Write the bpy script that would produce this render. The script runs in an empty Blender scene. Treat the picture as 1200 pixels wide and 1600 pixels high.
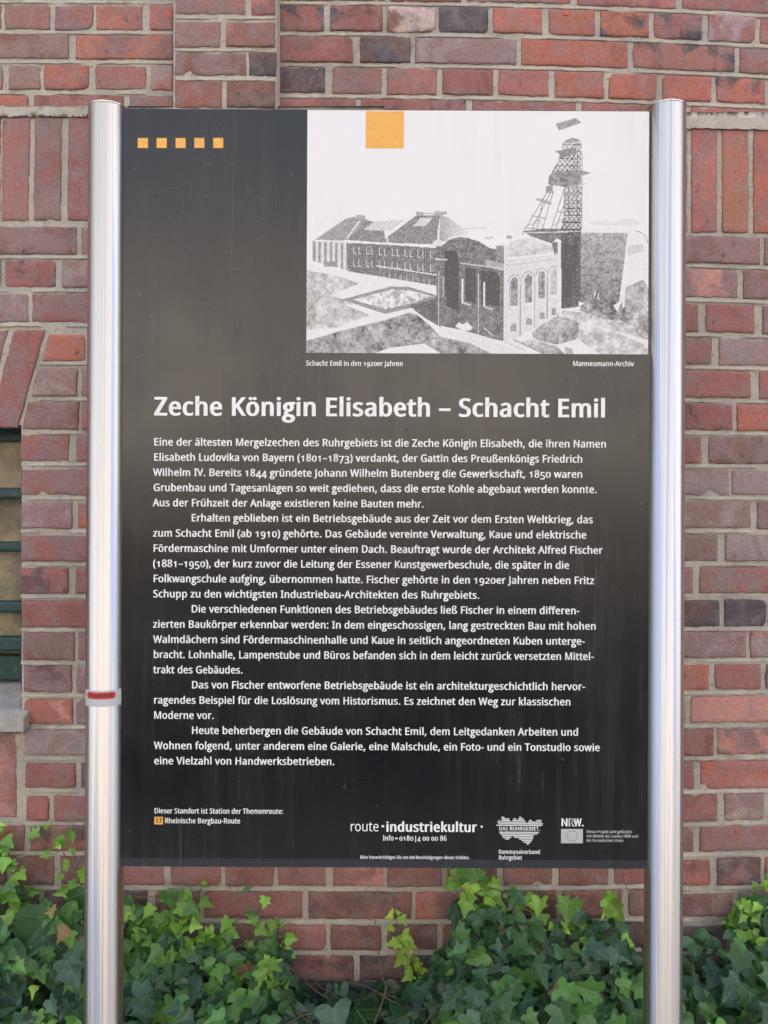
import bpy, math, random
import numpy as np
from mathutils import Vector, Matrix, noise

random.seed(11)
C = bpy.context.scene.collection
SC = bpy.context.scene

# ------------------------------------------------------------------ camera
F = 1400.0            # focal length in photo pixels (photo is 1200 x 1600)
ROLL = 0.0046
CAMZ = 1.50
cam = bpy.data.cameras.new("camera")
cam.sensor_fit = 'VERTICAL'
cam.sensor_height = 36.0
cam.lens = F / 1600 * 36.0
cam.clip_start = 0.05
cam.clip_end = 2000
camo = bpy.data.objects.new("camera", cam)
camo.location = (0, 0, CAMZ)
camo.rotation_euler = (math.radians(90), -ROLL, 0)
C.objects.link(camo)
SC.camera = camo

# ------------------------------------------------------------------ world and sun
SUN_EL, SUN_AZ = math.radians(48), math.radians(28)     # behind the building: the sign stands in open shade
w = bpy.data.worlds.new("World")
SC.world = w
w.use_nodes = True
nt = w.node_tree
nt.nodes.clear()
sky = nt.nodes.new('ShaderNodeTexSky')
sky.sky_type = 'NISHITA'
sky.sun_disc = False
sky.sun_elevation = SUN_EL
sky.sun_rotation = SUN_AZ
sky.dust_density = 6.0
sky.air_density = 1.0
sky.ozone_density = 0.6
hs = nt.nodes.new('ShaderNodeHueSaturation')
hs.inputs['Saturation'].default_value = 0.55
bg = nt.nodes.new('ShaderNodeBackground')
bg.inputs['Strength'].default_value = 0.12
out = nt.nodes.new('ShaderNodeOutputWorld')
nt.links.new(sky.outputs[0], hs.inputs['Color'])
nt.links.new(hs.outputs[0], bg.inputs['Color'])
nt.links.new(bg.outputs[0], out.inputs['Surface'])

sl = bpy.data.lights.new("sun", 'SUN')
sl.energy = 3.0
sl.angle = math.radians(0.6)
sl.color = (1.0, 0.95, 0.88)
so = bpy.data.objects.new("sun", sl)
sd = Vector((math.sin(SUN_AZ) * math.cos(SUN_EL), math.cos(SUN_AZ) * math.cos(SUN_EL), math.sin(SUN_EL)))
so.rotation_euler = sd.to_track_quat('Z', 'Y').to_euler()
so.location = (-3, -5, 8)
C.objects.link(so)

SC.view_settings.view_transform = 'Standard'
SC.view_settings.look = 'None'
SC.view_settings.exposure = 2.38
SC.view_settings.gamma = 1.0

# ------------------------------------------------------------------ places
DP = 1.714            # distance of the sign panel
DW = 2.134            # distance of the lower brick wall
DU = DW + 0.05        # the wall above the soldier course stands a little further back
DQ = DW - 0.015       # front of the pilaster
CR, SR = math.cos(ROLL), math.sin(ROLL)


def P(px, py, d):
    dx, dy = px - 600.0, 800.0 - py
    return Vector(((dx * CR - dy * SR) * d / F, d, CAMZ + (dx * SR + dy * CR) * d / F))


def s2l(c):
    r = []
    for v in c[:3]:
        v = v / 255.0
        r.append(v / 12.92 if v <= 0.04045 else ((v + 0.055) / 1.055) ** 2.4)
    return tuple(r)


# ------------------------------------------------------------------ object helpers
def empty(name, loc, label, cat, group=None):
    o = bpy.data.objects.new(name, None)
    o.empty_display_size = 0.1
    o.location = loc
    C.objects.link(o)
    o['label'] = label
    o['category'] = cat
    if group:
        o['group'] = group
    return o


def link_mesh(name, me, parent=None):
    o = bpy.data.objects.new(name, me)
    C.objects.link(o)
    if parent is not None:
        o.parent = parent
        if parent.type == 'EMPTY':          # meshes carry world coordinates; a mesh parent already sits at the origin
            o.matrix_parent_inverse = Matrix.Translation(parent.location).inverted()
    return o


class MB:
    """collects faces in world coordinates and links them as one mesh object"""

    def __init__(self):
        self.v, self.f, self.mi, self.att, self.uv = [], [], [], {}, None

    def face(self, pts, mi=0):
        n = len(self.v)
        self.v.extend([tuple(p) for p in pts])
        self.f.append(tuple(range(n, n + len(pts))))
        self.mi.append(mi)

    def box(self, a, b, mi=0):
        x0, y0, z0 = a
        x1, y1, z1 = b
        n = len(self.v)
        self.v += [(x0, y0, z0), (x1, y0, z0), (x1, y1, z0), (x0, y1, z0),
                   (x0, y0, z1), (x1, y0, z1), (x1, y1, z1), (x0, y1, z1)]
        for q in ((0, 1, 5, 4), (1, 2, 6, 5), (2, 3, 7, 6), (3, 0, 4, 7), (4, 5, 6, 7), (3, 2, 1, 0)):
            self.f.append(tuple(n + i for i in q))
            self.mi.append(mi)

    def lathe(self, cx, cy, prof, seg=64, mi=0):
        n = len(self.v)
        for r, z in prof:
            for i in range(seg):
                a = 2 * math.pi * i / seg
                self.v.append((cx + r * math.cos(a), cy + r * math.sin(a), z))
        for k in range(len(prof) - 1):
            for i in range(seg):
                j = (i + 1) % seg
                self.f.append((n + k * seg + i, n + k * seg + j, n + (k + 1) * seg + j, n + (k + 1) * seg + i))
                self.mi.append(mi)

    def tube(self, pts, r0, r1=None, seg=6, mi=0):
        r1 = r0 if r1 is None else r1
        n0 = len(self.v)
        m = len(pts)
        for k, p in enumerate(pts):
            p = Vector(p)
            t = Vector(pts[min(k + 1, m - 1)]) - Vector(pts[max(k - 1, 0)])
            if t.length < 1e-9:
                t = Vector((0, 0, 1))
            t.normalize()
            a = t.cross(Vector((0.31, 0.9, 0.2))).normalized()
            b = t.cross(a)
            r = r0 + (r1 - r0) * k / max(1, m - 1)
            for i in range(seg):
                an = 2 * math.pi * i / seg
                self.v.append(tuple(p + a * (r * math.cos(an)) + b * (r * math.sin(an))))
        for k in range(m - 1):
            for i in range(seg):
                j = (i + 1) % seg
                self.f.append((n0 + k * seg + i, n0 + k * seg + j, n0 + (k + 1) * seg + j, n0 + (k + 1) * seg + i))
                self.mi.append(mi)

    def build(self, name, mats, parent=None, smooth=False, bevel=0.0):
        me = bpy.data.meshes.new(name)
        me.from_pydata(self.v, [], self.f)
        if not isinstance(mats, (list, tuple)):
            mats = [mats]
        for m in mats:
            me.materials.append(m)
        if len(mats) > 1:
            me.polygons.foreach_set('material_index', self.mi)
        if smooth:
            me.polygons.foreach_set('use_smooth', [True] * len(self.f))
        for k, vals in self.att.items():
            a = me.color_attributes.new(k, 'FLOAT_COLOR', 'POINT')
            a.data.foreach_set('color', np.array(vals, dtype=np.float32).ravel())
        if self.uv is not None:
            u = me.uv_layers.new(name='leaf')
            li = np.zeros(len(me.loops), dtype=np.int32)
            me.loops.foreach_get('vertex_index', li)
            u.data.foreach_set('uv', np.array(self.uv, dtype=np.float32)[li].ravel())
        me.update()
        o = link_mesh(name, me, parent)
        if bevel:
            b = o.modifiers.new('bevel', 'BEVEL')
            b.width = bevel
            b.segments = 2
            b.limit_method = 'ANGLE'
        return o


# ------------------------------------------------------------------ material helpers
class NT:
    def __init__(self, name):
        self.m = bpy.data.materials.new(name)
        self.m.use_nodes = True
        self.t = self.m.node_tree
        self.t.nodes.clear()
        self.o = self.n('ShaderNodeOutputMaterial')

    def n(self, typ, **kw):
        nd = self.t.nodes.new(typ)
        for k, v in kw.items():
            setattr(nd, k, v)
        return nd

    def l(self, a, b):
        self.t.links.new(a, b)

    def put(self, sock, v):
        if isinstance(v, bpy.types.NodeSocket):
            self.l(v, sock)
        else:
            sock.default_value = v

    def math(self, op, a, b=0.0, clamp=False):
        nd = self.n('ShaderNodeMath', operation=op, use_clamp=clamp)
        self.put(nd.inputs[0], a)
        self.put(nd.inputs[1], b)
        return nd.outputs[0]

    def mix(self, fac, a, b, typ='MIX'):
        nd = self.n('ShaderNodeMix', data_type='RGBA', blend_type=typ)
        self.put(nd.inputs['Factor'], fac)
        for s, v in ((nd.inputs[6], a), (nd.inputs[7], b)):
            if isinstance(v, tuple) and len(v) == 3:
                v = (*v, 1)
            self.put(s, v)
        return nd.outputs[2]

    def noise(self, vec, scale, detail=4, rough=0.55, dist=0.0):
        nd = self.n('ShaderNodeTexNoise')
        if vec is not None:
            self.l(vec, nd.inputs['Vector'])
        nd.inputs['Scale'].default_value = scale
        nd.inputs['Detail'].default_value = detail
        nd.inputs['Roughness'].default_value = rough
        nd.inputs['Distortion'].default_value = dist
        return nd.outputs['Fac']

    def ramp(self, fac, a, b, lo=0.0, hi=1.0):
        nd = self.n('ShaderNodeMapRange', interpolation_type='SMOOTHSTEP')
        self.put(nd.inputs[0], fac)
        nd.inputs[1].default_value = a
        nd.inputs[2].default_value = b
        nd.inputs[3].default_value = lo
        nd.inputs[4].default_value = hi
        return nd.outputs[0]

    def scaled(self, vec, s, loc=(0, 0, 0)):
        nd = self.n('ShaderNodeMapping')
        self.l(vec, nd.inputs['Vector'])
        nd.inputs['Scale'].default_value = s
        nd.inputs['Location'].default_value = loc
        return nd.outputs[0]

    def bump(self, h, strength, dist, prev=None):
        nd = self.n('ShaderNodeBump')
        nd.inputs['Strength'].default_value = strength
        nd.inputs['Distance'].default_value = dist
        self.l(h, nd.inputs['Height'])
        if prev is not None:
            self.l(prev, nd.inputs['Normal'])
        return nd.outputs[0]

    def bsdf(self, color, rough=0.6, metal=0.0, spec=0.5, normal=None, **kw):
        b = self.n('ShaderNodeBsdfPrincipled')
        if isinstance(color, tuple) and len(color) == 3:
            color = (*color, 1)
        self.put(b.inputs['Base Color'], color)
        self.put(b.inputs['Roughness'], rough)
        self.put(b.inputs['Metallic'], metal)
        b.inputs['Specular IOR Level'].default_value = spec
        if normal is not None:
            self.l(normal, b.inputs['Normal'])
        for k, v in kw.items():
            self.put(b.inputs[k.replace('_', ' ')], v)
        return b

    def done(self, sh):
        self.l(sh.outputs[0], self.o.inputs['Surface'])
        return self.m

    def pos(self):
        return self.n('ShaderNodeNewGeometry').outputs['Position']

    def attr(self, name):
        return self.n('ShaderNodeAttribute', attribute_name=name).outputs['Color']


def mat_brick():
    t = NT('brick')
    p = t.pos()
    tone, patch = t.attr('tone'), t.attr('patch')
    n1 = t.noise(p, 14, 5, 0.6, 0.6)
    col = t.mix(t.ramp(n1, 0.46, 0.62), tone, patch)
    n2 = t.noise(p, 55, 6, 0.65, 0.3)
    col = t.mix(t.ramp(t.noise(p, 26, 6, 0.68, 0.5), 0.42, 0.66, 0.0, 0.46), col, (0.37, 0.315, 0.32))         # pale bloom of efflorescence
    n3 = t.noise(t.scaled(p, (1, 1, 0.7), (3.1, 7.7, 1.3)), 34, 6, 0.7)
    col = t.mix(t.ramp(n3, 0.60, 0.74, 0.0, 0.7), col, (0.085, 0.07, 0.07))           # soot and burnt spots
    n4 = t.noise(p, 420, 3, 0.6)
    col = t.mix(t.ramp(n4, 0.60, 0.72, 0.0, 0.65), col, (0.09, 0.05, 0.042))          # pores
    n5 = t.noise(t.scaled(p, (1, 1, 1), (9, 2, 5)), 190, 2, 0.5)
    col = t.mix(t.ramp(n5, 0.73, 0.78, 0.0, 0.75), col, (0.62, 0.57, 0.52))           # lime specks
    n7 = t.noise(p, 150, 5, 0.75, 0.4)
    col = t.mix(t.ramp(n7, 0.40, 0.62, 0, 0.42), col, t.mix(1.0, col, (0.52, 0.50, 0.52), 'MULTIPLY'))
    n8 = t.noise(t.scaled(p, (60, 60, 9), (1, 3, 6)), 1.0, 5, 0.7)
    col = t.mix(t.ramp(n8, 0.60, 0.76, 0, 0.35), col, (0.42, 0.39, 0.38))             # run-off streaks
    n9 = t.noise(t.scaled(p, (1, 1, 0.6), (4, 9, 2)), 3.2, 5, 0.65)
    col = t.mix(t.ramp(n9, 0.50, 0.72, 0, 0.55), col, t.mix(1.0, col, (0.50, 0.47, 0.47), 'MULTIPLY'))   # weathering in large clouds over several bricks
    n10 = t.noise(p, 800, 2, 0.5)
    col = t.mix(t.ramp(n10, 0.35, 0.65, 0, 0.30), col, t.mix(1.0, col, (0.45, 0.42, 0.42), 'MULTIPLY'))
    ea = t.n('ShaderNodeAttribute', attribute_name='patch').outputs['Alpha']
    n6 = t.noise(t.scaled(p, (1, 1, 1), (2, 8, 4)), 24, 5, 0.7)
    col = t.mix(t.math('MULTIPLY', ea, t.ramp(n6, 0.36, 0.60, 0, 0.62)), col, (0.06, 0.05, 0.042))   # dirt caught in the joints
    b1 = t.bump(n2, 0.45, 0.004)
    b2 = t.bump(n4, 0.9, 0.0018, t.bump(n7, 0.7, 0.003, b1))
    return t.done(t.bsdf(col, 0.88, spec=0.25, normal=b2))


def mat_mortar():
    t = NT('mortar')
    p = t.pos()
    n1 = t.noise(p, 9, 4, 0.6)
    n2 = t.noise(p, 120, 6, 0.7)
    col = t.mix(t.ramp(n1, 0.3, 0.7), s2l((194, 185, 170)), s2l((172, 164, 152)))
    col = t.mix(t.ramp(n2, 0.52, 0.75, 0, 0.75), col, s2l((108, 102, 96)))
    n3 = t.noise(p, 30, 5, 0.65)
    col = t.mix(t.ramp(n3, 0.60, 0.72, 0, 0.5), col, s2l((205, 198, 186)))
    n4 = t.noise(t.scaled(p, (1, 1, 1), (6, 4, 2)), 15, 5, 0.7)
    col = t.mix(t.ramp(n4, 0.55, 0.72, 0, 0.5), col, s2l((122, 112, 100)))
    n5 = t.noise(t.scaled(p, (1, 1, 0.6), (4, 9, 2)), 3.2, 5, 0.65)
    col = t.mix(t.ramp(n5, 0.50, 0.72, 0, 0.5), col, s2l((134, 125, 113)))
    pits = t.noise(t.scaled(p, (1, 1, 1), (8, 1, 2)), 95, 3, 0.6)
    col = t.mix(t.ramp(pits, 0.66, 0.74, 0, 0.7), col, s2l((84, 76, 68)))
    b = t.bump(n3, 0.5, 0.006)
    b = t.bump(n2, 0.7, 0.0022, b)
    return t.done(t.bsdf(col, 0.95, spec=0.2, normal=b))


def mat_stone():
    t = NT('sill_stone')
    p = t.pos()
    n1, n2 = t.noise(p, 22, 5, 0.6), t.noise(p, 260, 4, 0.7)
    col = t.mix(t.ramp(n1, 0.35, 0.65), s2l((150, 148, 150)), s2l((178, 172, 162)))
    col = t.mix(t.ramp(n2, 0.5, 0.75, 0, 0.5), col, s2l((105, 104, 104)))
    return t.done(t.bsdf(col, 0.85, spec=0.3, normal=t.bump(n2, 0.4, 0.001)))


def mat_pane():
    t = NT('dirty_pane')
    p = t.pos()
    n1 = t.noise(p, 16, 5, 0.65, 0.8)
    n2 = t.noise(p, 240, 3, 0.6)
    col = t.mix(t.ramp(n1, 0.38, 0.62), s2l((160, 146, 112)), s2l((126, 116, 100)))
    col = t.mix(t.ramp(n2, 0.5, 0.7, 0, 0.5), col, s2l((118, 112, 104)))
    n3 = t.noise(p, 7, 4, 0.6)
    col = t.mix(t.ramp(n3, 0.55, 0.7, 0, 0.6), col, s2l((96, 84, 60)))
    return t.done(t.bsdf(col, 0.5, spec=0.5))


def mat_green_paint():
    t = NT('green_paint')
    p = t.pos()
    n1 = t.noise(p, 60, 5, 0.7)
    col = t.mix(t.ramp(n1, 0.55, 0.72, 0, 0.6), s2l((28, 62, 58)), s2l((110, 110, 104)))
    return t.done(t.bsdf(col, 0.45, spec=0.5, normal=t.bump(n1, 0.2, 0.001)))


def mat_panel():
    t = NT('black_panel')
    p = t.pos()
    streak = t.noise(t.scaled(p, (46, 46, 1.4)), 1.0, 5, 0.65)
    cloud = t.noise(p, 5, 5, 0.6)
    fine = t.noise(p, 300, 3, 0.6)
    d = t.math('MULTIPLY', t.ramp(streak, 0.35, 0.75), t.ramp(cloud, 0.3, 0.7, 0.35, 1.0))
    sep = t.n('ShaderNodeSeparateXYZ')
    t.l(p, sep.inputs[0])
    zb = P(600, 1356, DP).z
    edge = t.ramp(t.math('ADD', sep.outputs[2], t.math('MULTIPLY', fine, 0.003)), zb + 0.0165, zb + 0.0195, 1, 0)   # paler bluish band along the lower lip
    col = t.mix(t.math('MULTIPLY', d, 0.13), (0.006, 0.0066, 0.009), (0.085, 0.08, 0.074))
    col = t.mix(t.math('MULTIPLY', edge, 0.45), col, (0.05, 0.06, 0.07))
    spots = t.noise(t.scaled(p, (1, 1, 1), (4, 4, 4)), 48, 2, 0.5)
    col = t.mix(t.ramp(spots, 0.75, 0.80, 0, 0.15), col, (0.3, 0.29, 0.28))
    drip = t.noise(t.scaled(p, (120, 120, 2.2), (7, 1, 3)), 1.0, 3, 0.6)
    col = t.mix(t.math('MULTIPLY', t.ramp(drip, 0.62, 0.74), t.ramp(cloud, 0.45, 0.65, 0.0, 0.22)), col, (0.16, 0.155, 0.15))
    scr = t.noise(t.scaled(p, (9, 9, 160), (2, 2, 8)), 1.0, 2, 0.5)
    col = t.mix(t.ramp(scr, 0.76, 0.79, 0, 0.10), col, (0.25, 0.24, 0.23))
    r = t.math('ADD', t.math('ADD', t.math('MULTIPLY', d, 0.08), 0.19), t.ramp(cloud, 0.35, 0.7, 0.0, 0.07))
    return t.done(t.bsdf(col, r, spec=0.56))


def mat_ink(name, rgb, rough=0.42, spec=0.5):
    t = NT(name)
    p = t.pos()
    n1 = t.noise(p, 35, 5, 0.65)
    dark = tuple(c * 0.84 for c in rgb)
    return t.done(t.bsdf(t.mix(t.ramp(n1, 0.45, 0.75, 0, 0.7), rgb, dark), rough, spec=spec))


def mat_print():
    t = NT('print')
    p = t.pos()
    n1 = t.noise(t.scaled(p, (30, 30, 3)), 1.0, 4, 0.6)
    col = t.mix(t.ramp(n1, 0.5, 0.8, 0, 0.12), t.attr('ink'), (0.45, 0.43, 0.4))
    return t.done(t.bsdf(col, 0.40, spec=0.6))


def mat_steel():
    t = NT('galvanised_steel')
    tc = t.n('ShaderNodeTexCoord').outputs['Object']
    line = t.noise(t.scaled(tc, (330, 330, 1.2)), 1.0, 3, 0.6)
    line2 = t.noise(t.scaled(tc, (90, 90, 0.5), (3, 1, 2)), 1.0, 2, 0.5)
    blot = t.noise(t.scaled(tc, (60, 60, 190)), 1.0, 4, 0.65)
    nick = t.noise(t.scaled(tc, (40, 40, 420), (5, 3, 1)), 1.0, 2, 0.5)
    col = t.mix(t.ramp(line, 0.4, 0.7), (0.72, 0.705, 0.685), (0.62, 0.61, 0.60))
    col = t.mix(t.ramp(blot, 0.60, 0.8, 0, 0.14), col, (0.52, 0.50, 0.46))
    col = t.mix(t.ramp(nick, 0.72, 0.78, 0, 0.25), col, (0.36, 0.36, 0.36))
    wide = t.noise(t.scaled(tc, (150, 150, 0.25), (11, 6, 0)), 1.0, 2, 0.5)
    col = t.mix(t.ramp(wide, 0.45, 0.53, 0, 0.85), col, (0.80, 0.71, 0.58))            # drawn stripes tinted cream: reflections painted into the zinc colour
    col = t.mix(t.ramp(line2, 0.53, 0.59, 0, 0.75), col, (0.40, 0.47, 0.62))  # blue stripes, likewise mirrored surroundings put into the metal colour
    grain = t.noise(t.scaled(tc, (700, 700, 500)), 1.0, 3, 0.7)
    col = t.mix(t.ramp(grain, 0.45, 0.75, 0, 0.10), col, (0.50, 0.49, 0.48))
    r = t.math('ADD', t.math('ADD', t.math('MULTIPLY', line, 0.06), t.ramp(blot, 0.45, 0.75, 0.30, 0.33)), t.math('MULTIPLY', wide, 0.06))
    b = t.bump(line, 0.06, 0.0006)
    b = t.bump(line2, 0.16, 0.002, b)
    pb = t.bsdf(col, r, metal=1.0, normal=b)
    pb.inputs['Anisotropic'].default_value = 0.9           # drawn tube: highlights stretch along it
    pb.inputs['Anisotropic Rotation'].default_value = 0.25
    tg = t.n('ShaderNodeTangent', direction_type='RADIAL', axis='Z')
    t.l(tg.outputs[0], pb.inputs['Tangent'])
    return t.done(pb)


def mat_leaf():
    t = NT('leaf')
    tone = t.attr('tone')
    uv = t.n('ShaderNodeUVMap', uv_map='leaf').outputs[0]
    sep = t.n('ShaderNodeSeparateXYZ')
    t.l(uv, sep.inputs[0])
    u, v = sep.outputs[0], sep.outputs[1]
    au = t.math('ABSOLUTE', u)
    mid = t.ramp(au, 0.006, 0.028, 1, 0)
    # two pairs of side veins running out to the lobes
    s1 = t.ramp(t.math('ABSOLUTE', t.math('SUBTRACT', v, t.math('MULTIPLY', au, 0.85))), 0.004, 0.022, 1, 0)
    s2 = t.ramp(t.math('ABSOLUTE', t.math('SUBTRACT', t.math('SUBTRACT', v, 0.3), t.math('MULTIPLY', au, 0.9))), 0.004, 0.02, 1, 0)
    vein = t.math('MAXIMUM', mid, t.math('MULTIPLY', t.math('MAXIMUM', s1, s2), 0.75))
    p = t.pos()
    n = t.noise(p, 55, 4, 0.6)
    n2 = t.noise(p, 260, 2, 0.5)
    col = t.mix(t.ramp(n, 0.35, 0.7, 0, 0.55), tone, t.mix(1.0, tone, (0.62, 0.72, 0.55), 'MULTIPLY'))
    col = t.mix(t.math('MULTIPLY', vein, 0.50), col, t.mix(0.55, col, (0.34, 0.42, 0.20)))
    col = t.mix(t.ramp(n2, 0.70, 0.8, 0, 0.35), col, (0.20, 0.20, 0.13))
    b = t.bump(t.math('SUBTRACT', t.math('MULTIPLY', n, 0.6), vein), 0.35, 0.0015)
    pb = t.bsdf(col, t.ramp(n, 0.3, 0.7, 0.28, 0.48), spec=0.5, normal=b)
    tr = t.n('ShaderNodeBsdfTranslucent')
    t.l(t.mix(1.0, col, (1.2, 1.35, 0.5), 'MULTIPLY'), tr.inputs['Color'])
    ms = t.n('ShaderNodeMixShader')
    ms.inputs[0].default_value = 0.24
    t.l(pb.outputs[0], ms.inputs[1])
    t.l(tr.outputs[0], ms.inputs[2])
    return t.done(ms)


def mat_stem():
    t = NT('stem')
    n = t.noise(t.pos(), 80, 4, 0.6)
    col = t.mix(t.ramp(n, 0.35, 0.65), (0.13, 0.09, 0.05), (0.16, 0.17, 0.06))
    return t.done(t.bsdf(col, 0.7, spec=0.3))


def mat_soil():
    t = NT('soil')
    p = t.pos()
    n1, n2, n3 = t.noise(p, 1.2, 5, 0.6), t.noise(p, 18, 6, 0.7), t.noise(p, 140, 4, 0.7)
    col = t.mix(t.ramp(n1, 0.4, 0.6), (0.075, 0.066, 0.055), (0.11, 0.105, 0.095))
    col = t.mix(t.ramp(n2, 0.45, 0.7), col, (0.045, 0.038, 0.03))
    col = t.mix(t.ramp(n3, 0.6, 0.75, 0, 0.6), col, (0.16, 0.15, 0.13))
    sep = t.n('ShaderNodeSeparateXYZ')
    t.l(p, sep.inputs[0])
    edge = t.math('ADD', sep.outputs[1], t.math('MULTIPLY', n2, 0.2))
    yard = t.mix(t.ramp(n3, 0.35, 0.7), (0.42, 0.40, 0.37), (0.31, 0.295, 0.275))      # unseen pale gravel in front of the bed, added to brighten the lower posts
    yard = t.mix(t.ramp(edge, -1.1, -0.7), t.mix(n2, (0.035, 0.036, 0.04), (0.05, 0.05, 0.054)), yard)    # unseen asphalt beyond it, added to darken the board's lower reflection
    col = t.mix(t.ramp(edge, 1.50, 1.62), yard, col)  # yard: unseen gravel and asphalt added to tune post and board reflections
    return t.done(t.bsdf(col, 0.95, spec=0.2, normal=t.bump(n2, 0.6, 0.02)))


M_BRICK, M_MORTAR, M_STONE = mat_brick(), mat_mortar(), mat_stone()
M_PANE, M_GREEN = mat_pane(), mat_green_paint()
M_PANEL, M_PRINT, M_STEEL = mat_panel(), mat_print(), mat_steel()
M_WHITE = mat_ink('white_ink', (0.86, 0.845, 0.82))
M_ORANGE = mat_ink('orange_ink', (0.86, 0.425, 0.075))
M_DARKINK = mat_ink('dark_ink', (0.03, 0.03, 0.03))
M_FLAG = mat_ink('grey_ink', (0.50, 0.50, 0.50))
M_RED = mat_ink('red_ink', (0.58, 0.045, 0.04))
M_PAPER = mat_ink('sticker_paper', (0.52, 0.53, 0.53))
M_ORANGEPLUG = mat_ink('orange_plastic', (0.62, 0.12, 0.05))
M_LEAF, M_STEM, M_SOIL = mat_leaf(), mat_stem(), mat_soil()


def mat_dark():
    t = NT('dark_interior')
    n = t.noise(t.pos(), 30, 4, 0.6)
    return t.done(t.bsdf(t.mix(n, (0.012, 0.012, 0.012), (0.03, 0.028, 0.025)), 0.8))


M_DARK = mat_dark()


def mat_flat(name, c1, c2, scale, rough=0.9):
    t = NT(name)
    n = t.noise(t.pos(), scale, 5, 0.6)
    return t.done(t.bsdf(t.mix(t.ramp(n, 0.35, 0.65), c1, c2), rough, spec=0.3))


M_PLAIN = mat_flat('plain_brickwork', (0.26, 0.13, 0.11), (0.33, 0.20, 0.17), 3)
M_CREAM = mat_flat('cream_render', (0.67, 0.61, 0.54), (0.59, 0.54, 0.48), 0.8)
M_WHITEWALL = mat_flat('white_render', (0.58, 0.60, 0.63), (0.50, 0.52, 0.56), 0.8)
M_PINK = mat_flat('pink_render', (0.62, 0.46, 0.46), (0.55, 0.42, 0.42), 0.8)
M_ADDED_HEDGE = mat_flat('added_hedge_leaves', (0.085, 0.075, 0.062), (0.11, 0.10, 0.08), 6)
M_PLINTH = mat_flat('tarred_plinth', (0.045, 0.045, 0.055), (0.08, 0.078, 0.08), 20)
M_ROOF = mat_flat('roof_tiles', (0.20, 0.09, 0.06), (0.14, 0.07, 0.05), 4)
M_GLASS = mat_flat('house_glass', (0.03, 0.04, 0.05), (0.05, 0.06, 0.07), 1, 0.1)

# ------------------------------------------------------------------ ground
g = MB()
ring = [0, 2, 5, 12, 40, 150, 600]
pts = sorted(set([-r for r in ring] + ring))
idx = {}
for x in pts:
    for y in pts:
        idx[(x, y)] = len(g.v)
        g.v.append((x, y, 0.0))
for i in range(len(pts) - 1):
    for j in range(len(pts) - 1):
        g.f.append((idx[(pts[i], pts[j])], idx[(pts[i + 1], pts[j])], idx[(pts[i + 1], pts[j + 1])], idx[(pts[i], pts[j + 1])]))
        g.mi.append(0)
gr = g.build('ground', M_SOIL)
gr['kind'] = 'structure'

# ------------------------------------------------------------------ brick building
COLS = {
    'r': (166, 100, 88), 'o': (186, 103, 78), 'p': (152, 114, 107), 'd': (90, 83, 86), 'b': (142, 94, 80),
    'l': (198, 130, 110), 'g': (166, 138, 132), 't': (180, 116, 82), 'k': (114, 84, 78), 'w': (196, 168, 154),
}
ALB = 1.36


def tone(k):
    c = s2l(COLS[k])
    gy_ = (c[0] + c[1] + c[2]) / 3
    c = tuple(q * 0.77 + gy_ * 0.23 for q in c)
    j = 1 + random.uniform(-0.10, 0.10)
    return (c[0] * ALB * j, c[1] * ALB * j * random.uniform(0.95, 1.05), c[2] * ALB * j * random.uniform(0.95, 1.05), 1)


DEFPATCH = {'r': 'prob', 'o': 'orrg', 'p': 'gprp', 'd': 'dkdb', 'b': 'kbrp', 'l': 'lolg', 'g': 'gpgg', 't': 'tot', 'k': 'kdb', 'w': 'wgr'}


def bend(x):
    t = max(0.0, (x - 430.0) / 770.0)
    return 0.0223 * min(t, 1.6) ** 2.5


def Y(x, v):                       # course height v (measured at the middle of the wall) -> picture height at x
    return 800 + (v - 800) * (1 - bend(x)) + ROLL * (x - 600)


def V(x, y):
    return 800 + (y - ROLL * (x - 600) - 800) / (1 - bend(x))


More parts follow.
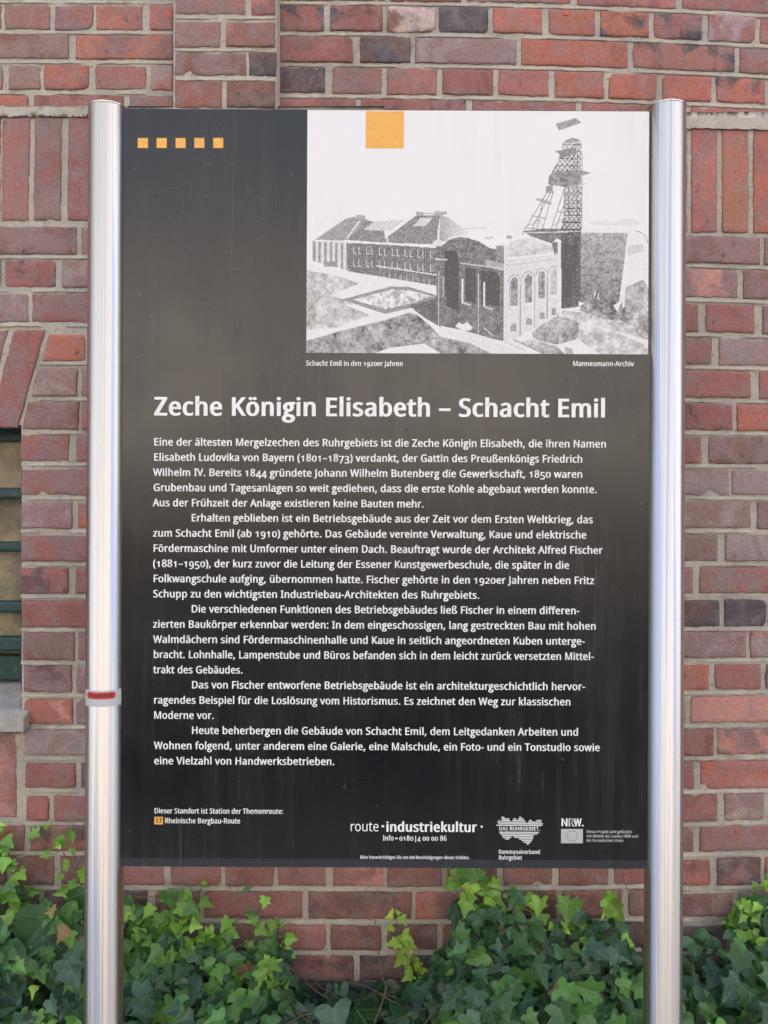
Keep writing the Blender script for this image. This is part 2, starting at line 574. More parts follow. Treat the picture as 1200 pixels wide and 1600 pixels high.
class Wall(MB):
    def __init__(self):
        super().__init__()
        self.att = {'tone': [], 'patch': []}

    def brick(self, quad, d, c1, c2, fine=True, chip=None, mi=0):
        """quad: four picture points tl,tr,br,bl at distance d -> one worn brick"""
        tl, tr, br, bl = [P(q[0], q[1], d) for q in quad]
        ex = 0.0018
        ux_ = (tr - tl).normalized() * ex
        uz_ = (tl - bl).normalized() * ex
        tl, tr, br, bl = tl - ux_ + uz_, tr + ux_ + uz_, br + ux_ - uz_, bl - ux_ - uz_
        W = max((tr - tl).length, 0.01)
        H = max((tl - bl).length, 0.01)
        nx = max(3, int(W / (0.0085 if fine else 0.03)))
        nz = max(3, int(H / (0.0085 if fine else 0.02)))
        sx, sz = 0.0017 / W, 0.0017 / H
        us = [0, sx, 2.6 * sx] + [2.6 * sx + (1 - 5.2 * sx) * i / nx for i in range(1, nx)] + [1 - 2.6 * sx, 1 - sx, 1]
        vs = [0, sz, 2.6 * sz] + [2.6 * sz + (1 - 5.2 * sz) * i / nz for i in range(1, nz)] + [1 - 2.6 * sz, 1 - sz, 1]
        seed = random.uniform(0, 500)
        off = random.uniform(-0.0018, 0.0012)
        tiltx, tiltz = random.uniform(-0.0015, 0.0015), random.uniform(-0.0015, 0.0015)
        a1, a2 = tone(c1), tone(c2)
        n0 = len(self.v)
        cr = [random.uniform(0.001, 0.006) * (2.6 if random.random() < 0.12 else 1) for _ in range(4)]
        chips = []
        if random.random() < 0.15:
            chips.append((random.random(), random.choice((0.0, 1.0)), random.uniform(0.006, 0.02)))
        if chip:
            chips.append(chip)
        m, n = len(us), len(vs)
        for jv, v in enumerate(vs):
            for iu, u in enumerate(us):
                p = (tl * (1 - u) + tr * u) * (1 - v) + (bl * (1 - u) + br * u) * v
                ux, vz = u * W, v * H
                # irregular outline
                edge = min(u, 1 - u) * W
                edgez = min(v, 1 - v) * H
                wob = noise.noise(Vector((p.x * 38, seed, p.z * 38))) * 0.0022 + noise.noise(Vector((p.x * 170, seed, p.z * 170))) * 0.0016
                wob2 = noise.noise(Vector((p.x * 38, seed + 9, p.z * 38))) * 0.0020 + noise.noise(Vector((p.x * 170, seed + 7, p.z * 170))) * 0.0016
                fx = max(0, 1 - edge / 0.02)
                fz = max(0, 1 - edgez / 0.02)
                p.x += wob * fx
                p.z += wob2 * fz
                # rounded corners
                for k, (cu, cv) in enumerate(((0, 0), (1, 0), (1, 1), (0, 1))):
                    dx_, dz_ = abs(u - cu) * W, abs(v - cv) * H
                    q = cr[k] - (dx_ + dz_)
                    if q > 0:
                        p.x += q * 0.5 * (1 if cu == 0 else -1)
                        p.z += q * 0.5 * (-1 if cv == 0 else 1)
                ring_ = min(iu, m - 1 - iu, jv, n - 1 - jv)
                dep = off + tiltx * (u - 0.5) + tiltz * (v - 0.5)
                dep += noise.noise(Vector((p.x * 20, seed + 3, p.z * 20))) * 0.0012 + noise.noise(Vector((p.x * 90, seed, p.z * 90))) * 0.0009
                dep += (0.013, 0.0016, 0.0002)[ring_] if ring_ < 3 else 0
                for (cu, cv, rad) in chips:
                    dd = math.hypot((u - cu) * W, (v - cv) * H) / rad
                    dd += noise.noise(Vector((p.x * 150, seed, p.z * 150))) * 0.4
                    if dd < 1:
                        dep += 0.006 * (1 - dd * dd)
                p.y += dep
                self.v.append(tuple(p))
                self.att['tone'].append(a1)
                self.att['patch'].append((a2[0], a2[1], a2[2], 1.0 if ring_ == 0 else 0.55 if ring_ == 1 else 0.0))
        for jv in range(n - 1):
            for iu in range(m - 1):
                a = n0 + jv * m + iu
                self.f.append((a, a + m, a + m + 1, a + 1))
                self.mi.append(mi)

    def ribbon(self, x0, x1, vb, d):
        """struck pointing of a bed joint: slopes out to a small lip over the next course, broken away here and there"""
        n = max(2, int((x1 - x0) / 4))
        sd = random.uniform(0, 99)
        n0 = len(self.v)
        for i in range(n + 1):
            x = x0 + (x1 - x0) * i / n
            yb = Y(x, vb)
            w1 = noise.noise(Vector((x * 0.05, sd, 0)))
            w2 = noise.noise(Vector((x * 0.21, sd, 5)))
            br = max(0.0, noise.noise(Vector((x * 0.018, sd, 9))) - 0.12) * 0.016        # lost pointing
            for (dy, dd) in ((1.4 + 0.6 * w2, 0.0042), (4.4 + 0.9 * w1, 0.0016), (7.4 + 1.2 * w1 + 0.8 * w2, -0.0006), (8.0 + 1.2 * w1 + 0.8 * w2, 0.0006), (8.3 + 1.2 * w1 + 0.8 * w2, 0.006)):
                p = P(x, yb + dy, d)
                p.y += dd + br + 0.0005 * w2
                self.v.append(tuple(p))
                self.att['tone'].append((0.4, 0.4, 0.4, 1))
                self.att['patch'].append((0.4, 0.4, 0.4, 1))
        for i in range(n):
            for j in range(4):
                a = n0 + i * 5 + j
                self.f.append((a, a + 1, a + 6, a + 5))
                self.mi.append(1)

    def sheet(self, x0, x1, y0, y1, d, mi=1, step=9, amp=0.0016, topedge=None, botedge=None):
        """mortar bed seen between the bricks"""
        nx, ny = max(1, int((x1 - x0) / step)), max(1, int((y1 - y0) / step))
        n0 = len(self.v)
        for j in range(ny + 1):
            for i in range(nx + 1):
                x = x0 + (x1 - x0) * i / nx
                y = y0 + (y1 - y0) * j / ny
                if topedge and j == 0:
                    y += topedge(x)
                if botedge and j == ny:
                    y += botedge(x)
                p = P(x, y, d)
                p.y += noise.noise(Vector((p.x * 24, 3.3, p.z * 24))) * amp + noise.noise(Vector((p.x * 70, 8.3, p.z * 70))) * amp
                self.v.append(tuple(p))
                self.att['tone'].append((0.4, 0.4, 0.4, 1))
                self.att['patch'].append((0.4, 0.4, 0.4, 1))
        for j in range(ny):
            for i in range(nx):
                a = n0 + j * (nx + 1) + i
                self.f.append((a, a + nx + 1, a + nx + 2, a + 1))
                self.mi.append(mi)

    def face(self, pts, mi=0):
        super().face(pts, mi)
        for _ in pts:
            self.att['tone'].append((0.4, 0.4, 0.4, 1))
            self.att['patch'].append((0.4, 0.4, 0.4, 1))


XL, XR = -620, 1820


def fill(x0, x1):
    """random headers and stretchers with joints between two picture columns"""
    r = []
    x = x0
    st = random.random() < 0.5
    while x1 - x > 30:
        L = random.uniform(158, 168) if st else random.uniform(72, 79)
        if random.random() < 0.7:
            st = not st
        e = min(x + L, x1)
        if x1 - e < 42:
            e = x1
        r.append((x, e, random.choice('rrppboprgrb')))
        x = e + random.uniform(8, 11)
    return r


def patchfor(c):
    return random.choice(DEFPATCH[c])


def course(W, vt, vb, bricks, d, left=XL, right=XR):
    """bricks: (x0, x1, colours[, slant0]) in picture pixels; gaps and both ends are filled up"""
    bs = sorted(bricks, key=lambda b: b[0])
    allb = []
    if bs[0][0] - 9 > left:
        allb += [(b[0], b[1], b[2], True) for b in fill(left, bs[0][0] - 9)]
    prev = None
    for b in bs:
        if prev is not None and b[0] - prev > 40:
            allb += [(q[0], q[1], q[2], True) for q in fill(prev + 9, b[0] - 9)]
        allb.append((b[0], b[1], b[2], False) + tuple(b[3:]))
        prev = b[1]
    if right - prev > 40:
        allb += [(q[0], q[1], q[2], True) for q in fill(prev + 9, right)]
    for b in allb:
        x0, x1, c = b[0], b[1], b[2]
        c1 = c[0]
        c2 = c[1] if len(c) > 1 else patchfor(c1)
        top, bot = vt, vb
        fine = not b[3]
        sl = b[4] if len(b) > 4 else 0
        j0, j1 = random.uniform(-1, 1), random.uniform(-1, 1)
        quad = ((x0 + sl, Y(x0, top) + j0), (x1, Y(x1, top) + j0 * 0.5), (x1, Y(x1, bot) + j1 * 0.5), (x0, Y(x0, bot) + j1))
        W.brick(quad, d, c1, c2, fine, chip=b[5] if len(b) > 5 else None)
    xa, xb = max(left, -120), min(right, 1320)
    if xb - xa > 30 and vb < 1500:
        W.ribbon(xa + 2, xb - 2, vb, d)


house = empty('brick_building', (0.0, DW + 0.2, 0.0), 'old red brick building with a pilaster and a barred window behind the sign', 'building')

WL = Wall()                       # the lower wall
WU = Wall()                       # the recessed wall above the upright bricks

# --- upper wall (distance DU)
def vr(x, y):
    return V(x, y)


WU.sheet(XL, 274, -330, 215, DU + 0.0035)
WU.sheet(431, XR, -330, 215, DU + 0.0035)
WU.sheet(272, 433, -330, 215, DU + 0.0035)
L_rows = [
    (8, 45.5, [(-40, 1, 'r'), (7, 77.5, 'rp'), (86, 145, 'pr'), (150, 222, 'ro'), (234, 270, 'op')]),
    (53.5, 91.5, [(-60, 107, 'pb'), (118, 270, 'op')]),
    (102, 139.5, [(-40, 4, 'p'), (14, 63, 'p'), (69, 138, 'ro'), (149, 228, 'rg'), (236, 270, 'o')]),
    (149, 186, [(-40, 43, 'r'), (53, 192, 'rb'), (202, 270, 'p')]),
]
for (a, b, br) in L_rows:
    course(WU, a + 2, b + 2, br, DU, right=272)
for k in range(1, 6):
    course(WU, 10 - 48.2 * k, 47.5 - 48.2 * k, fill(-40, 270), DU, right=272)
R_rows = [
    (-41.5, -0.5, [(434, 600, 'pr'), (610, 720, 'r'), (730, 892, 'rp'), (902, 1057, 'ro'), (1066, 1240, 'rp')]),
    (8, 48, [(436, 506, 'rd'), (516, 597, 'rd'), (605, 680, 'wb', 0, (0.30, 0.75, 0.024)), (686, 763, 'dd'), (771, 847, 'ro'), (858, 929, 'or'), (939, 1014, 'od'), (1022, 1097, 'rd'), (1107, 1180, 'rg'), (1188, 1262, 'r')]),
    (57, 96.5, [(436, 551, 'rb'), (563, 641, 'kd'), (649, 807, 'pg'), (815, 981, 'oo'), (990, 1148, 'rd'), (1156, 1322, 'pr')]),
    (106, 145.5, [(436, 508, 'kd'), (520, 596, 'pr'), (605, 682, 'rp'), (692, 770, 'rb'), (779, 857, 'ro'), (867, 943, 'oo'), (952, 1026, 'oo'), (1036, 1111, 'oo'), (1120, 1195, 'od'), (1204, 1278, 'r')]),
    (154.5, 194, [(436, 555, 'rb'), (565, 728, 'rk'), (738, 900, 'rb'), (909, 1070, 'r'), (1080, 1240, 'ro')]),
]
for (a, b, br) in R_rows:
    course(WU, a, b, br, DU, left=434)
for k in range(1, 6):
    course(WU, -41.5 - 48.8 * k, -0.5 - 48.8 * k, fill(436, 700), DU, left=434)
wu = WU.build('upper_wall', [M_BRICK, M_MORTAR], house, smooth=True)

# --- pilaster
PI = Wall()
PI.sheet(271, 433, -330, 205, DQ + 0.003)
a = P(433, -330, DQ + 0.004)
b = P(433, 205, DQ + 0.004)
PI.face([a, b, (b.x, DU + 0.01, b.z), (a.x, DU + 0.01, a.z)], 1)
a2 = P(271, -330, DQ + 0.004)
b2 = P(271, 205, DQ + 0.004)
PI.face([a2, b2, (b2.x, DU + 0.01, b2.z), (a2.x, DU + 0.01, a2.z)], 1)
for (y0, y1, br) in [(-14, 22, [(273, 383, 'pr'), (393, 429.5, 'ob')]), (34, 72.5, [(273, 344, 'pr'), (353, 429.5, 'bo')]),
                     (82, 118, [(273, 385, 'pb'), (389, 431, 'dk')]), (126.5, 168, [(273, 346, 'rb'), (355, 429.5, 'bk')]),
                     (177, 204, [(273, 346, 'r'), (355, 430, 'b')])]:
    course(PI, y0 + 1, y1 + 1, br, DQ, left=272, right=432)
for k in range(1, 7):
    y0 = -13 - 48.5 * k
    course(PI, y0, y0 + 37, [(273, 383, 'p'), (393, 430, 'r')] if k % 2 == 0 else [(273, 344, 'r'), (353, 430, 'b')], DQ, left=272, right=432)
PI.build('pilaster', [M_BRICK, M_MORTAR], house, smooth=True)

# --- lower wall
def crackL(x):
    return 0.0


WL.sheet(34, XR, 166, 1640, DW + 0.0035, topedge=lambda x: (19.5 + (x - 1130) * 0.028) if x > 600 else 2)
WL.sheet(XL, 34, 166, 512, DW + 0.0035)
WL.sheet(XL, 34, 1146, 1640, DW + 0.0035)
WL.sheet(XL, -340, 512, 1146, DW + 0.0035)
WL.sheet(-340, 60, 511, 664, DW + 0.0045)
# smeared mortar band over the upright bricks, standing a little proud
WL.sheet(XL, 200, 165.5, 188, DW - 0.003, step=5, amp=0.003, botedge=lambda x: -8 + 7 * noise.noise(Vector((x * 0.03, 0, 0))) + 4 * noise.noise(Vector((x * 0.15, 1, 0))) - x * 0.05)
WL.sheet(1020, XR, 184, 201, DW - 0.007, step=5, amp=0.0018, topedge=lambda x: (x - 1130) * 0.028, botedge=lambda x: (x - 1130) * 0.02 + 3 * noise.noise(Vector((x * 0.11, 4, 0))))
for sgn, yy in ((XL, 166),):
    p0, p1 = P(XL, 166, DW), P(600, 166, DW)
    WL.face([(p0.x, DW - 0.004, p0.z - 0.001), (p1.x, DW - 0.004, p1.z - 0.001), (p1.x, DU + 0.03, p1.z + 0.0), (p0.x, DU + 0.03, p0.z)], 1)
    p0, p1 = P(600, 170.2, DW), P(XR, 204.3, DW)
    WL.face([(p0.x, DW - 0.002, p0.z - 0.001), (p1.x, DW - 0.002, p1.z - 0.001), (p1.x, DU + 0.03, p1.z), (p0.x, DU + 0.03, p0.z)], 1)


def soldier(x0, x1, yt, yb, c, fine=True, slant=0):
    c2 = c[1] if len(c) > 1 else patchfor(c[0])
    WL.brick(((x0 + slant, yt), (x1 + slant, yt), (x1, yb), (x0, yb)), DW, c[0], c2, fine)


for (x0, x1, c) in [(-47, -2, 'r'), (2.5, 44, 'rp'), (52.5, 94, 'pr'), (105, 149, 'rp')]:
    soldier(x0, x1, 183 - x0 * 0.03, 344, c, True, 2)
for (x0, x1, c) in [(1031, 1074, 'r'), (1081, 1120.5, 'or'), (1129, 1169.5, 'to'), (1178, 1218, 'or')]:
    soldier(x0, x1, 200 + (x0 - 1130) * 0.02, 363 + (x0 - 1130) * 0.01, c)
x = 158
while x < 1020:
    soldier(x, x + 42, 186 + (x - 158) * 0.015, 345 + (x - 158) * 0.018, random.choice('ropr'), False)
    x += 51
x = 1227
while x < XR - 45:
    soldier(x, x + 41, 203, 365, random.choice('ropr'), False)
    x += 50
x = -56
while x > XL + 45:
    soldier(x - 42, x, 186, 344, random.choice('ropr'), False)
    x -= 51

# common courses: (left top, left bottom, left bricks, right top, right bottom, right bricks)
ROWS = [
    (354, 396.5, [(-70, 119, 'pb'), (127, 200, 'p')], 369, 411.5, [(1040, 1187, 'pb'), (1195, 1360, 'p')]),
    (407, 448.5, [(-80, 0, 'p'), (7, 86, 'rk'), (97, 205, 'pg')], 421, 465, [(1000, 1153, 'pl'), (1162, 1325, 'pb')]),
    (459, 502.5, [(-118, 44, 'pg'), (50, 200, 'rp')], 476, 519, [(1000, 1091, 'r'), (1104, 1178.5, 'rb'), (1192, 1270, 'p')]),
    (523, 562.5, None, 529, 570, [(990, 1112.5, 'pr'), (1124, 1290, 'gt')]),
    (575, 618.5, None, 579, 621.5, [(1000, 1173, 'rr'), (1187, 1350, 'r')]),
    (628, 670.5, None, 632, 672.5, [(985, 1144.5, 'rd'), (1152, 1318, 'oo')]),
    (680, 720.5, [(32, 107, 'rp'), (119, 200, 'p')], 683, 723.5, [(940, 1096, 'rt'), (1108, 1275, 'pb')]),
    (733, 773.5, [(33, 198, 'pr')], 734.5, 773.5, [(1000, 1140, 'gp'), (1144.5, 1300, 'gg')]),
    (785.5, 825.5, [(33, 112, 'pg'), (121, 200, 'or')], 784.5, 825.5, [(1010, 1173, 'pg'), (1184, 1260, 'p')]),
    (837.5, 877, [(32.5, 200, 'pr')], 836, 876.5, [(950, 1122, 'pb'), (1134, 1300, 'gp')]),
    (888.5, 927.5, [(32.5, 106, 'rk'), (118, 200, 'r')], 886.5, 926, [(910, 1082.5, 'pr'), (1093.5, 1260, 'pr')]),
    (938.5, 980, [(34, 198, 'rp')], 937.5, 978.5, [(1050, 1124.5, 'dk'), (1132, 1197.5, 'dd'), (1201, 1365, 'r')]),
    (987, 1031.5, [(36, 116, 'pb'), (122, 200, 'p')], 988, 1027, [(1000, 1166, 'pg'), (1173, 1330, 'gr')]),
    (1040, 1082, [(37, 112, 'pk'), (120, 200, 'p')], 1039, 1078, [(1030, 1108, 'oo'), (1117, 1188.5, 'ro'), (1197, 1270, 'r')]),
    (1092, 1131.5, [(38.5, 113, 'ol'), (119, 200, 'p')], 1088.5, 1129.5, [(1000, 1072, 'g'), (1080.5, 1250, 'll')]),
    (1141, 1180.5, [(38, 200, 'gp')], 1140, 1180, [(1035, 1115, 'rb'), (1121, 1285, 'pl')]),
    (1193, 1230.5, [(40, 117, 'rb'), (126, 200, 'k')], 1189, 1232.5, [(1000, 1085, 'p'), (1095, 1262, 'ol')]),
    (1245, 1283, [(41, 75, 'ro'), (84.5, 200, 'rp')], 1241, 1283.5, [(1040, 1121, 'rb'), (1132, 1194, 'gp'), (1203, 1280, 'p')]),
    (1290, 1329.5, [(-100, 38, 'rb'), (47, 200, 'rk')], 1291, 1330.5, [(1000, 1084, 'pb'), (1094, 1262, 'pr')]),
    (1340, 1385, [(-70, 10, 'b'), (19, 84, 'bk'), (94, 180, 'b'), (191, 256, 'r'), (267, 344, 'ro'), (352, 427, 'rb'), (434, 509, 'rb'), (521, 598, 'rl'), (605, 690, 'br'), (699, 777, 'bk'), (786, 863, 'br'), (874, 951, 'rb'), (960, 1030, 'r')], 1342, 1383, [(1040, 1110, 'bo'), (1121, 1189, 'kr'), (1196, 1270, 'r')]),
    (1394, 1436, [(-40, 60, 'k'), (70, 230, 'k'), (240, 312, 'b'), (320, 472, 'rb'), (482, 643, 'bk'), (650, 722, 'bo'), (732, 870, 'kr'), (880, 972, 'rb'), (983, 1050, 'b')], 1396, 1432, [(1060, 1145, 'pb'), (1155, 1310, 'p')]),
    (1446, 1485, [(-20, 60, 'k'), (70, 145, 'k'), (155, 260, 'k'), (270, 346, 'r'), (356, 424, 'b'), (433, 508, 'ro'), (517, 595, 'bk'), (605, 683, 'bk'), (692, 766, 'bk'), (776, 850, 'k'), (860, 935, 'k'), (945, 1020, 'k')], 1447, 1483, [(1060, 1135, 'k'), (1145, 1220, 'k')]),
    (1494, 1534, [(270, 424, 'k'), (433, 552, 'kr'), (562, 680, 'kd'), (690, 850, 'k'), (860, 1020, 'k')], 1494, 1530, [(1060, 1220, 'k')]),
]
for (lt, lb, lbr, rt, rb, rbr) in ROWS:
    vl0, vl1 = lt + 2.4, lb + 2.4
    vr0, vr1 = V(1130, rt), V(1130, rb)
    if lt > 1335:
        vl0, vl1 = lt + 0.5, lb + 0.5
    # middle of the wall: mean of both ends, hidden by the panel
    m0, m1 = (vl0 + vr0) / 2, (vl1 + vr1) / 2
    if 679 < lt < 1100:
        lft = 30
    elif 520 < lt < 679:
        lft = 60
    elif 1092 <= lt < 1288:
        lft = 36
    else:
        lft = XL
    if lbr is None:
        lbr = {523: [(66, 132, 'oo', 10), (141, 205, 'r')], 575: [(49, 120, 'pg', 11), (127, 205, 'p')], 628: [(34, 122, 'pb', 10), (128, 205, 'p')]}[lt]
    course(WL, vl0, vl1, lbr, DW, left=lft, right=lbr[-1][1] + 1)
    x0, x1 = lbr[-1][1] + 9, rbr[0][0] - 9
    if x1 - x0 > 30:
        course(WL, m0, m1, fill(x0, x1), DW, left=x0, right=x1 + 5)
    course(WL, vr0, vr1, rbr, DW, left=rbr[0][0])
    if lft in (30, 60, 36):
        course(WL, vl0, vl1, fill(XL, -345), DW, left=XL, right=-345)
# last courses down to the ground
for k in range(3):
    course(WL, 1545 + 50 * k, 1585 + 50 * k, fill(XL, XR), DW + 0.006)
# flat arch over the window: leaning upright bricks
vx = 70.0
k = 0
while vx > -330:
    t0, b0 = vx, 27.0 - (70 - vx) * 0.93
    wd = 48
    sl = t0 - b0
    WL.brick(((t0 - wd, 516 + 2 * k), (t0, 516), (b0, 668 - 3 * k if k < 2 else 662), (b0 - wd * 0.93, 665 - 2 * k if k < 2 else 662)), DW, 'rpr'[k % 3], 'pgp'[k % 3])
    vx -= 58
    k += 1
# upright bricks under the window sill
x = 24.5
while x > -330:
    WL.brick(((x - 42, 1148), (x, 1148), (x + 0.5, 1277), (x - 42, 1277)), DW, random.choice('rl') if x < 20 else 'l', 'r')
    x -= 53
wl = WL.build('wall', [M_BRICK, M_MORTAR], house, smooth=True)

# reveals of the window opening
RV = MB()
pa, pb_ = P(33, 660, DW + 0.008), P(33, 1148, DW + 0.008)
RV.face([pa, pb_, (pb_.x, DW + 0.3, pb_.z), (pa.x, DW + 0.3, pa.z)])
pc, pd = P(-341, 660, DW + 0.008), P(-341, 1148, DW + 0.008)
RV.face([pc, pd, (pd.x, DW + 0.3, pd.z), (pc.x, DW + 0.3, pc.z)])
ph = P(33, 661, DW + 0.008)
RV.face([(pc.x, DW + 0.008, ph.z), (pa.x, DW + 0.008, ph.z), (pa.x, DW + 0.3, ph.z), (pc.x, DW + 0.3, ph.z)])
RV.build('window_reveal', M_MORTAR, house)

# window: dusty panes, frame, horizontal bars
WD = DW + 0.15
zl, zr = P(-341, 800, DW).x + 0.002, P(33, 800, DW).x - 0.002
win = MB()
def zat(y, d):
    return P(20, y, d).z
win.box((zl, WD + 0.02, zat(1040, WD)), (zr, WD + 0.028, zat(628, WD)))
wino = win.build('window', M_PANE, house)
fr = MB()
fr.box((zl, WD - 0.03, zat(1063, WD - .03)), (zr, WD + 0.019, zat(1025, WD - .03)))
fr.build('frame', M_GREEN, wino, bevel=0.004)
fr = MB()
fr.box((zl, WD - 0.005, zat(690, WD)), (zr, WD + 0.019, zat(628, WD)))
fr.build('frame', M_GREEN, wino, bevel=0.004)
for y0, y1 in ((762, 780), (846, 862), (939, 957), (994, 1017)):
    bb = MB()
    zc0, zc1 = zat(y1, WD - 0.04), zat(y0, WD - 0.04)
    bb.box((zl, WD - 0.055, zc0), (zr, WD - 0.02, zc1))
    bb.build('bar', M_GREEN, wino, bevel=0.007)
# sloping stone sill
sil = MB()
xs0, xs1 = P(-360, 800, DW).x, P(36.5, 1100, DW - 0.035).x
zf1, zf0 = zat(1122, DW - 0.035), zat(1145, DW - 0.035)
zb_ = zat(1062, WD)
for (xa, xb) in ((xs0, xs1),):
    v = [(xa, DW - 0.035, zf0), (xb, DW - 0.035, zf0), (xb, WD, zf0), (xa, WD, zf0), (xa, DW - 0.035, zf1), (xb, DW - 0.035, zf1), (xb, WD, zb_), (xa, WD, zb_)]
    sil.v = v
    sil.f = [(0, 1, 5, 4), (1, 2, 6, 5), (2, 3, 7, 6), (3, 0, 4, 7), (4, 5, 6, 7), (3, 2, 1, 0)]
    sil.mi = [0] * 6
sil.build('window_sill', M_STONE, house, bevel=0.004)

# small orange plug in a brick near the top
pl = MB()
pc = P(885, 20, DU - 0.003)
n0 = 0
for k in range(12):
    an = 2 * math.pi * k / 12
    pl.v.append((pc.x + 0.0065 * math.cos(an), pc.y - 0.001, pc.z + 0.0065 * math.sin(an)))
for k in range(12):
    an = 2 * math.pi * k / 12
    pl.v.append((pc.x + 0.0065 * math.cos(an), pc.y + 0.01, pc.z + 0.0065 * math.sin(an)))
pl.f = [tuple(range(11, -1, -1))] + [(k, (k + 1) % 12, 12 + (k + 1) % 12, 12 + k) for k in range(12)]
pl.mi = [0] * 13
pl.build('wall_plug', M_ORANGEPLUG, wu)

# dark stone plinth at the foot of the wall
po = MB()
a, b = P(XL, 1538, DW - 0.012), P(XR, 1538, DW - 0.012)
po.box((a.x, DW - 0.012, 0), (b.x, DW + 0.02, P(600, 1539, DW - 0.012).z))
po.build('plinth', M_PLINTH, house, bevel=0.004)
# unseen body of the building, raised and broadened to block the sun
bk = MB()
a, b = P(XL, -330, DW), P(XR, 1600, DW)
bk.box((-14, DW + 0.32, 0), (14, DW + 8, 9.5))
bk.box((-14, DW + 0.07, a.z - 0.1), (14, DW + 0.31, 9.5))
bk.box((-14, DW + 0.02, 0), (a.x, DW + 0.31, a.z - 0.11))
bk.box((b.x, DW + 0.02, 0), (14, DW + 0.31, a.z - 0.11))
bk.build('sun_blocking_wall_core', M_PLAIN, house)

# the pale rendered house on the other side of the yard, which the steel posts and the board mirror
def far_house(x0, x1, y0, h, mat, label):
    e = empty('house', ((x0 + x1) / 2, y0, 0), label, 'house')
    hb = MB()
    hb.box((x0, y0 - 6, 0), (x1, y0, h))
    hb.build('wall', mat, e)
    rf = MB()
    a, b, ym = x0 - 0.2, x1 + 0.2, y0 - 3
    rf.v = [(a, y0 + 0.3, h), (b, y0 + 0.3, h), (b, ym, h + 1.6), (a, ym, h + 1.6), (a, y0 - 6.3, h), (b, y0 - 6.3, h)]
    rf.f = [(0, 1, 2, 3), (3, 2, 5, 4), (0, 3, 4), (1, 5, 2), (0, 4, 5, 1)]
    rf.mi = [0] * 5
    rf.build('roof', M_ROOF, e)
    n = max(1, int((x1 - x0) / 4.2))
    for k in range(n):
        for zz in (1.0, 4.4):
            x = x0 + (k + 0.5) * (x1 - x0) / n - 0.5
            wb = MB()
            wb.box((x, y0, zz), (x + 1.0, y0 + 0.03, zz + 1.3))
            wb.build('window', M_GLASS, e)


hd = empty('hedge', (0, -10.4, 0), 'unseen brown hedge across the yard, added to darken reflections in the board', 'hedge')
hm = MB()  # out of view, added so the board mirrors something dark low down
nn = 160
for i in range(nn + 1):
    x = -30 + 52 * i / nn
    for (yy, zz) in ((-10.0, 0.0), (-9.95, 0.7), (-10.0, 1.4), (-10.15, 1.75), (-10.5, 1.9), (-10.9, 1.7), (-11.0, 0.9), (-11.0, 0.0)):
        q = Vector((x, yy, zz)) * 1.0
        k_ = 0.0 if zz == 0 else 1.0
        hm.v.append((x, yy + 0.25 * k_ * noise.noise(q * 1.7), zz + 0.22 * k_ * noise.noise(q * 2.3)))
for i in range(nn):
    for j in range(7):
        a = i * 8 + j
        hm.f.append((a, a + 8, a + 9, a + 1))
        hm.mi.append(0)
hm.build('foliage', M_ADDED_HEDGE, hd)
far_house(-8.2, 9.8, -13, 6.8, M_CREAM, 'cream rendered house across the yard, mirrored in the steel posts')
far_house(-34, -9.6, -11, 6.4, M_WHITEWALL, 'white rendered house across the yard, mirrored along the left of each post')
far_house(10.0, 13.5, -13.4, 5.0, M_PINK, 'low pink rendered house across the yard beside the cream one')

# ------------------------------------------------------------------ the sign
SIGN = empty('information_sign', (0, DP, 0), 'black information board with white text and mine photograph between two round steel posts', 'sign')
AX = DP + 0.012
RP = 0.0362
xl_, xr_ = P(165.9, 763, AX).x, P(1039.2, 763, AX).x
ztop_l, ztop_r = P(168, 155, AX - RP).z, P(1043, 153.5, AX - RP).z
pz1, pz0 = P(600, 171.3, DP).z, P(600, 1356, DP).z
pan = MB()
pan.box((xl_ + 0.012, DP, pz0), (xr_ - 0.012, DP + 0.022, pz1))
panel = pan.build('panel', M_PANEL, SIGN, bevel=0.0012)

posts = []
for (px, zt) in ((xl_, ztop_l), (xr_, ztop_r)):
    b = MB()
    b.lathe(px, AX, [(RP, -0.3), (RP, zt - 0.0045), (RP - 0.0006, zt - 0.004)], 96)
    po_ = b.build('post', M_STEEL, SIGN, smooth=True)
    c_ = MB()
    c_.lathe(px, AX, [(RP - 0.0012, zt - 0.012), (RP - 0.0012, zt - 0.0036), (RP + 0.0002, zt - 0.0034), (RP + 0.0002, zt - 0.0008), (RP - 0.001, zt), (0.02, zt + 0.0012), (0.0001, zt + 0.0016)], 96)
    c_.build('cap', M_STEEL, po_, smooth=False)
    posts.append(po_)
posts[0]['label'] = 'post with a small red and white sticker'

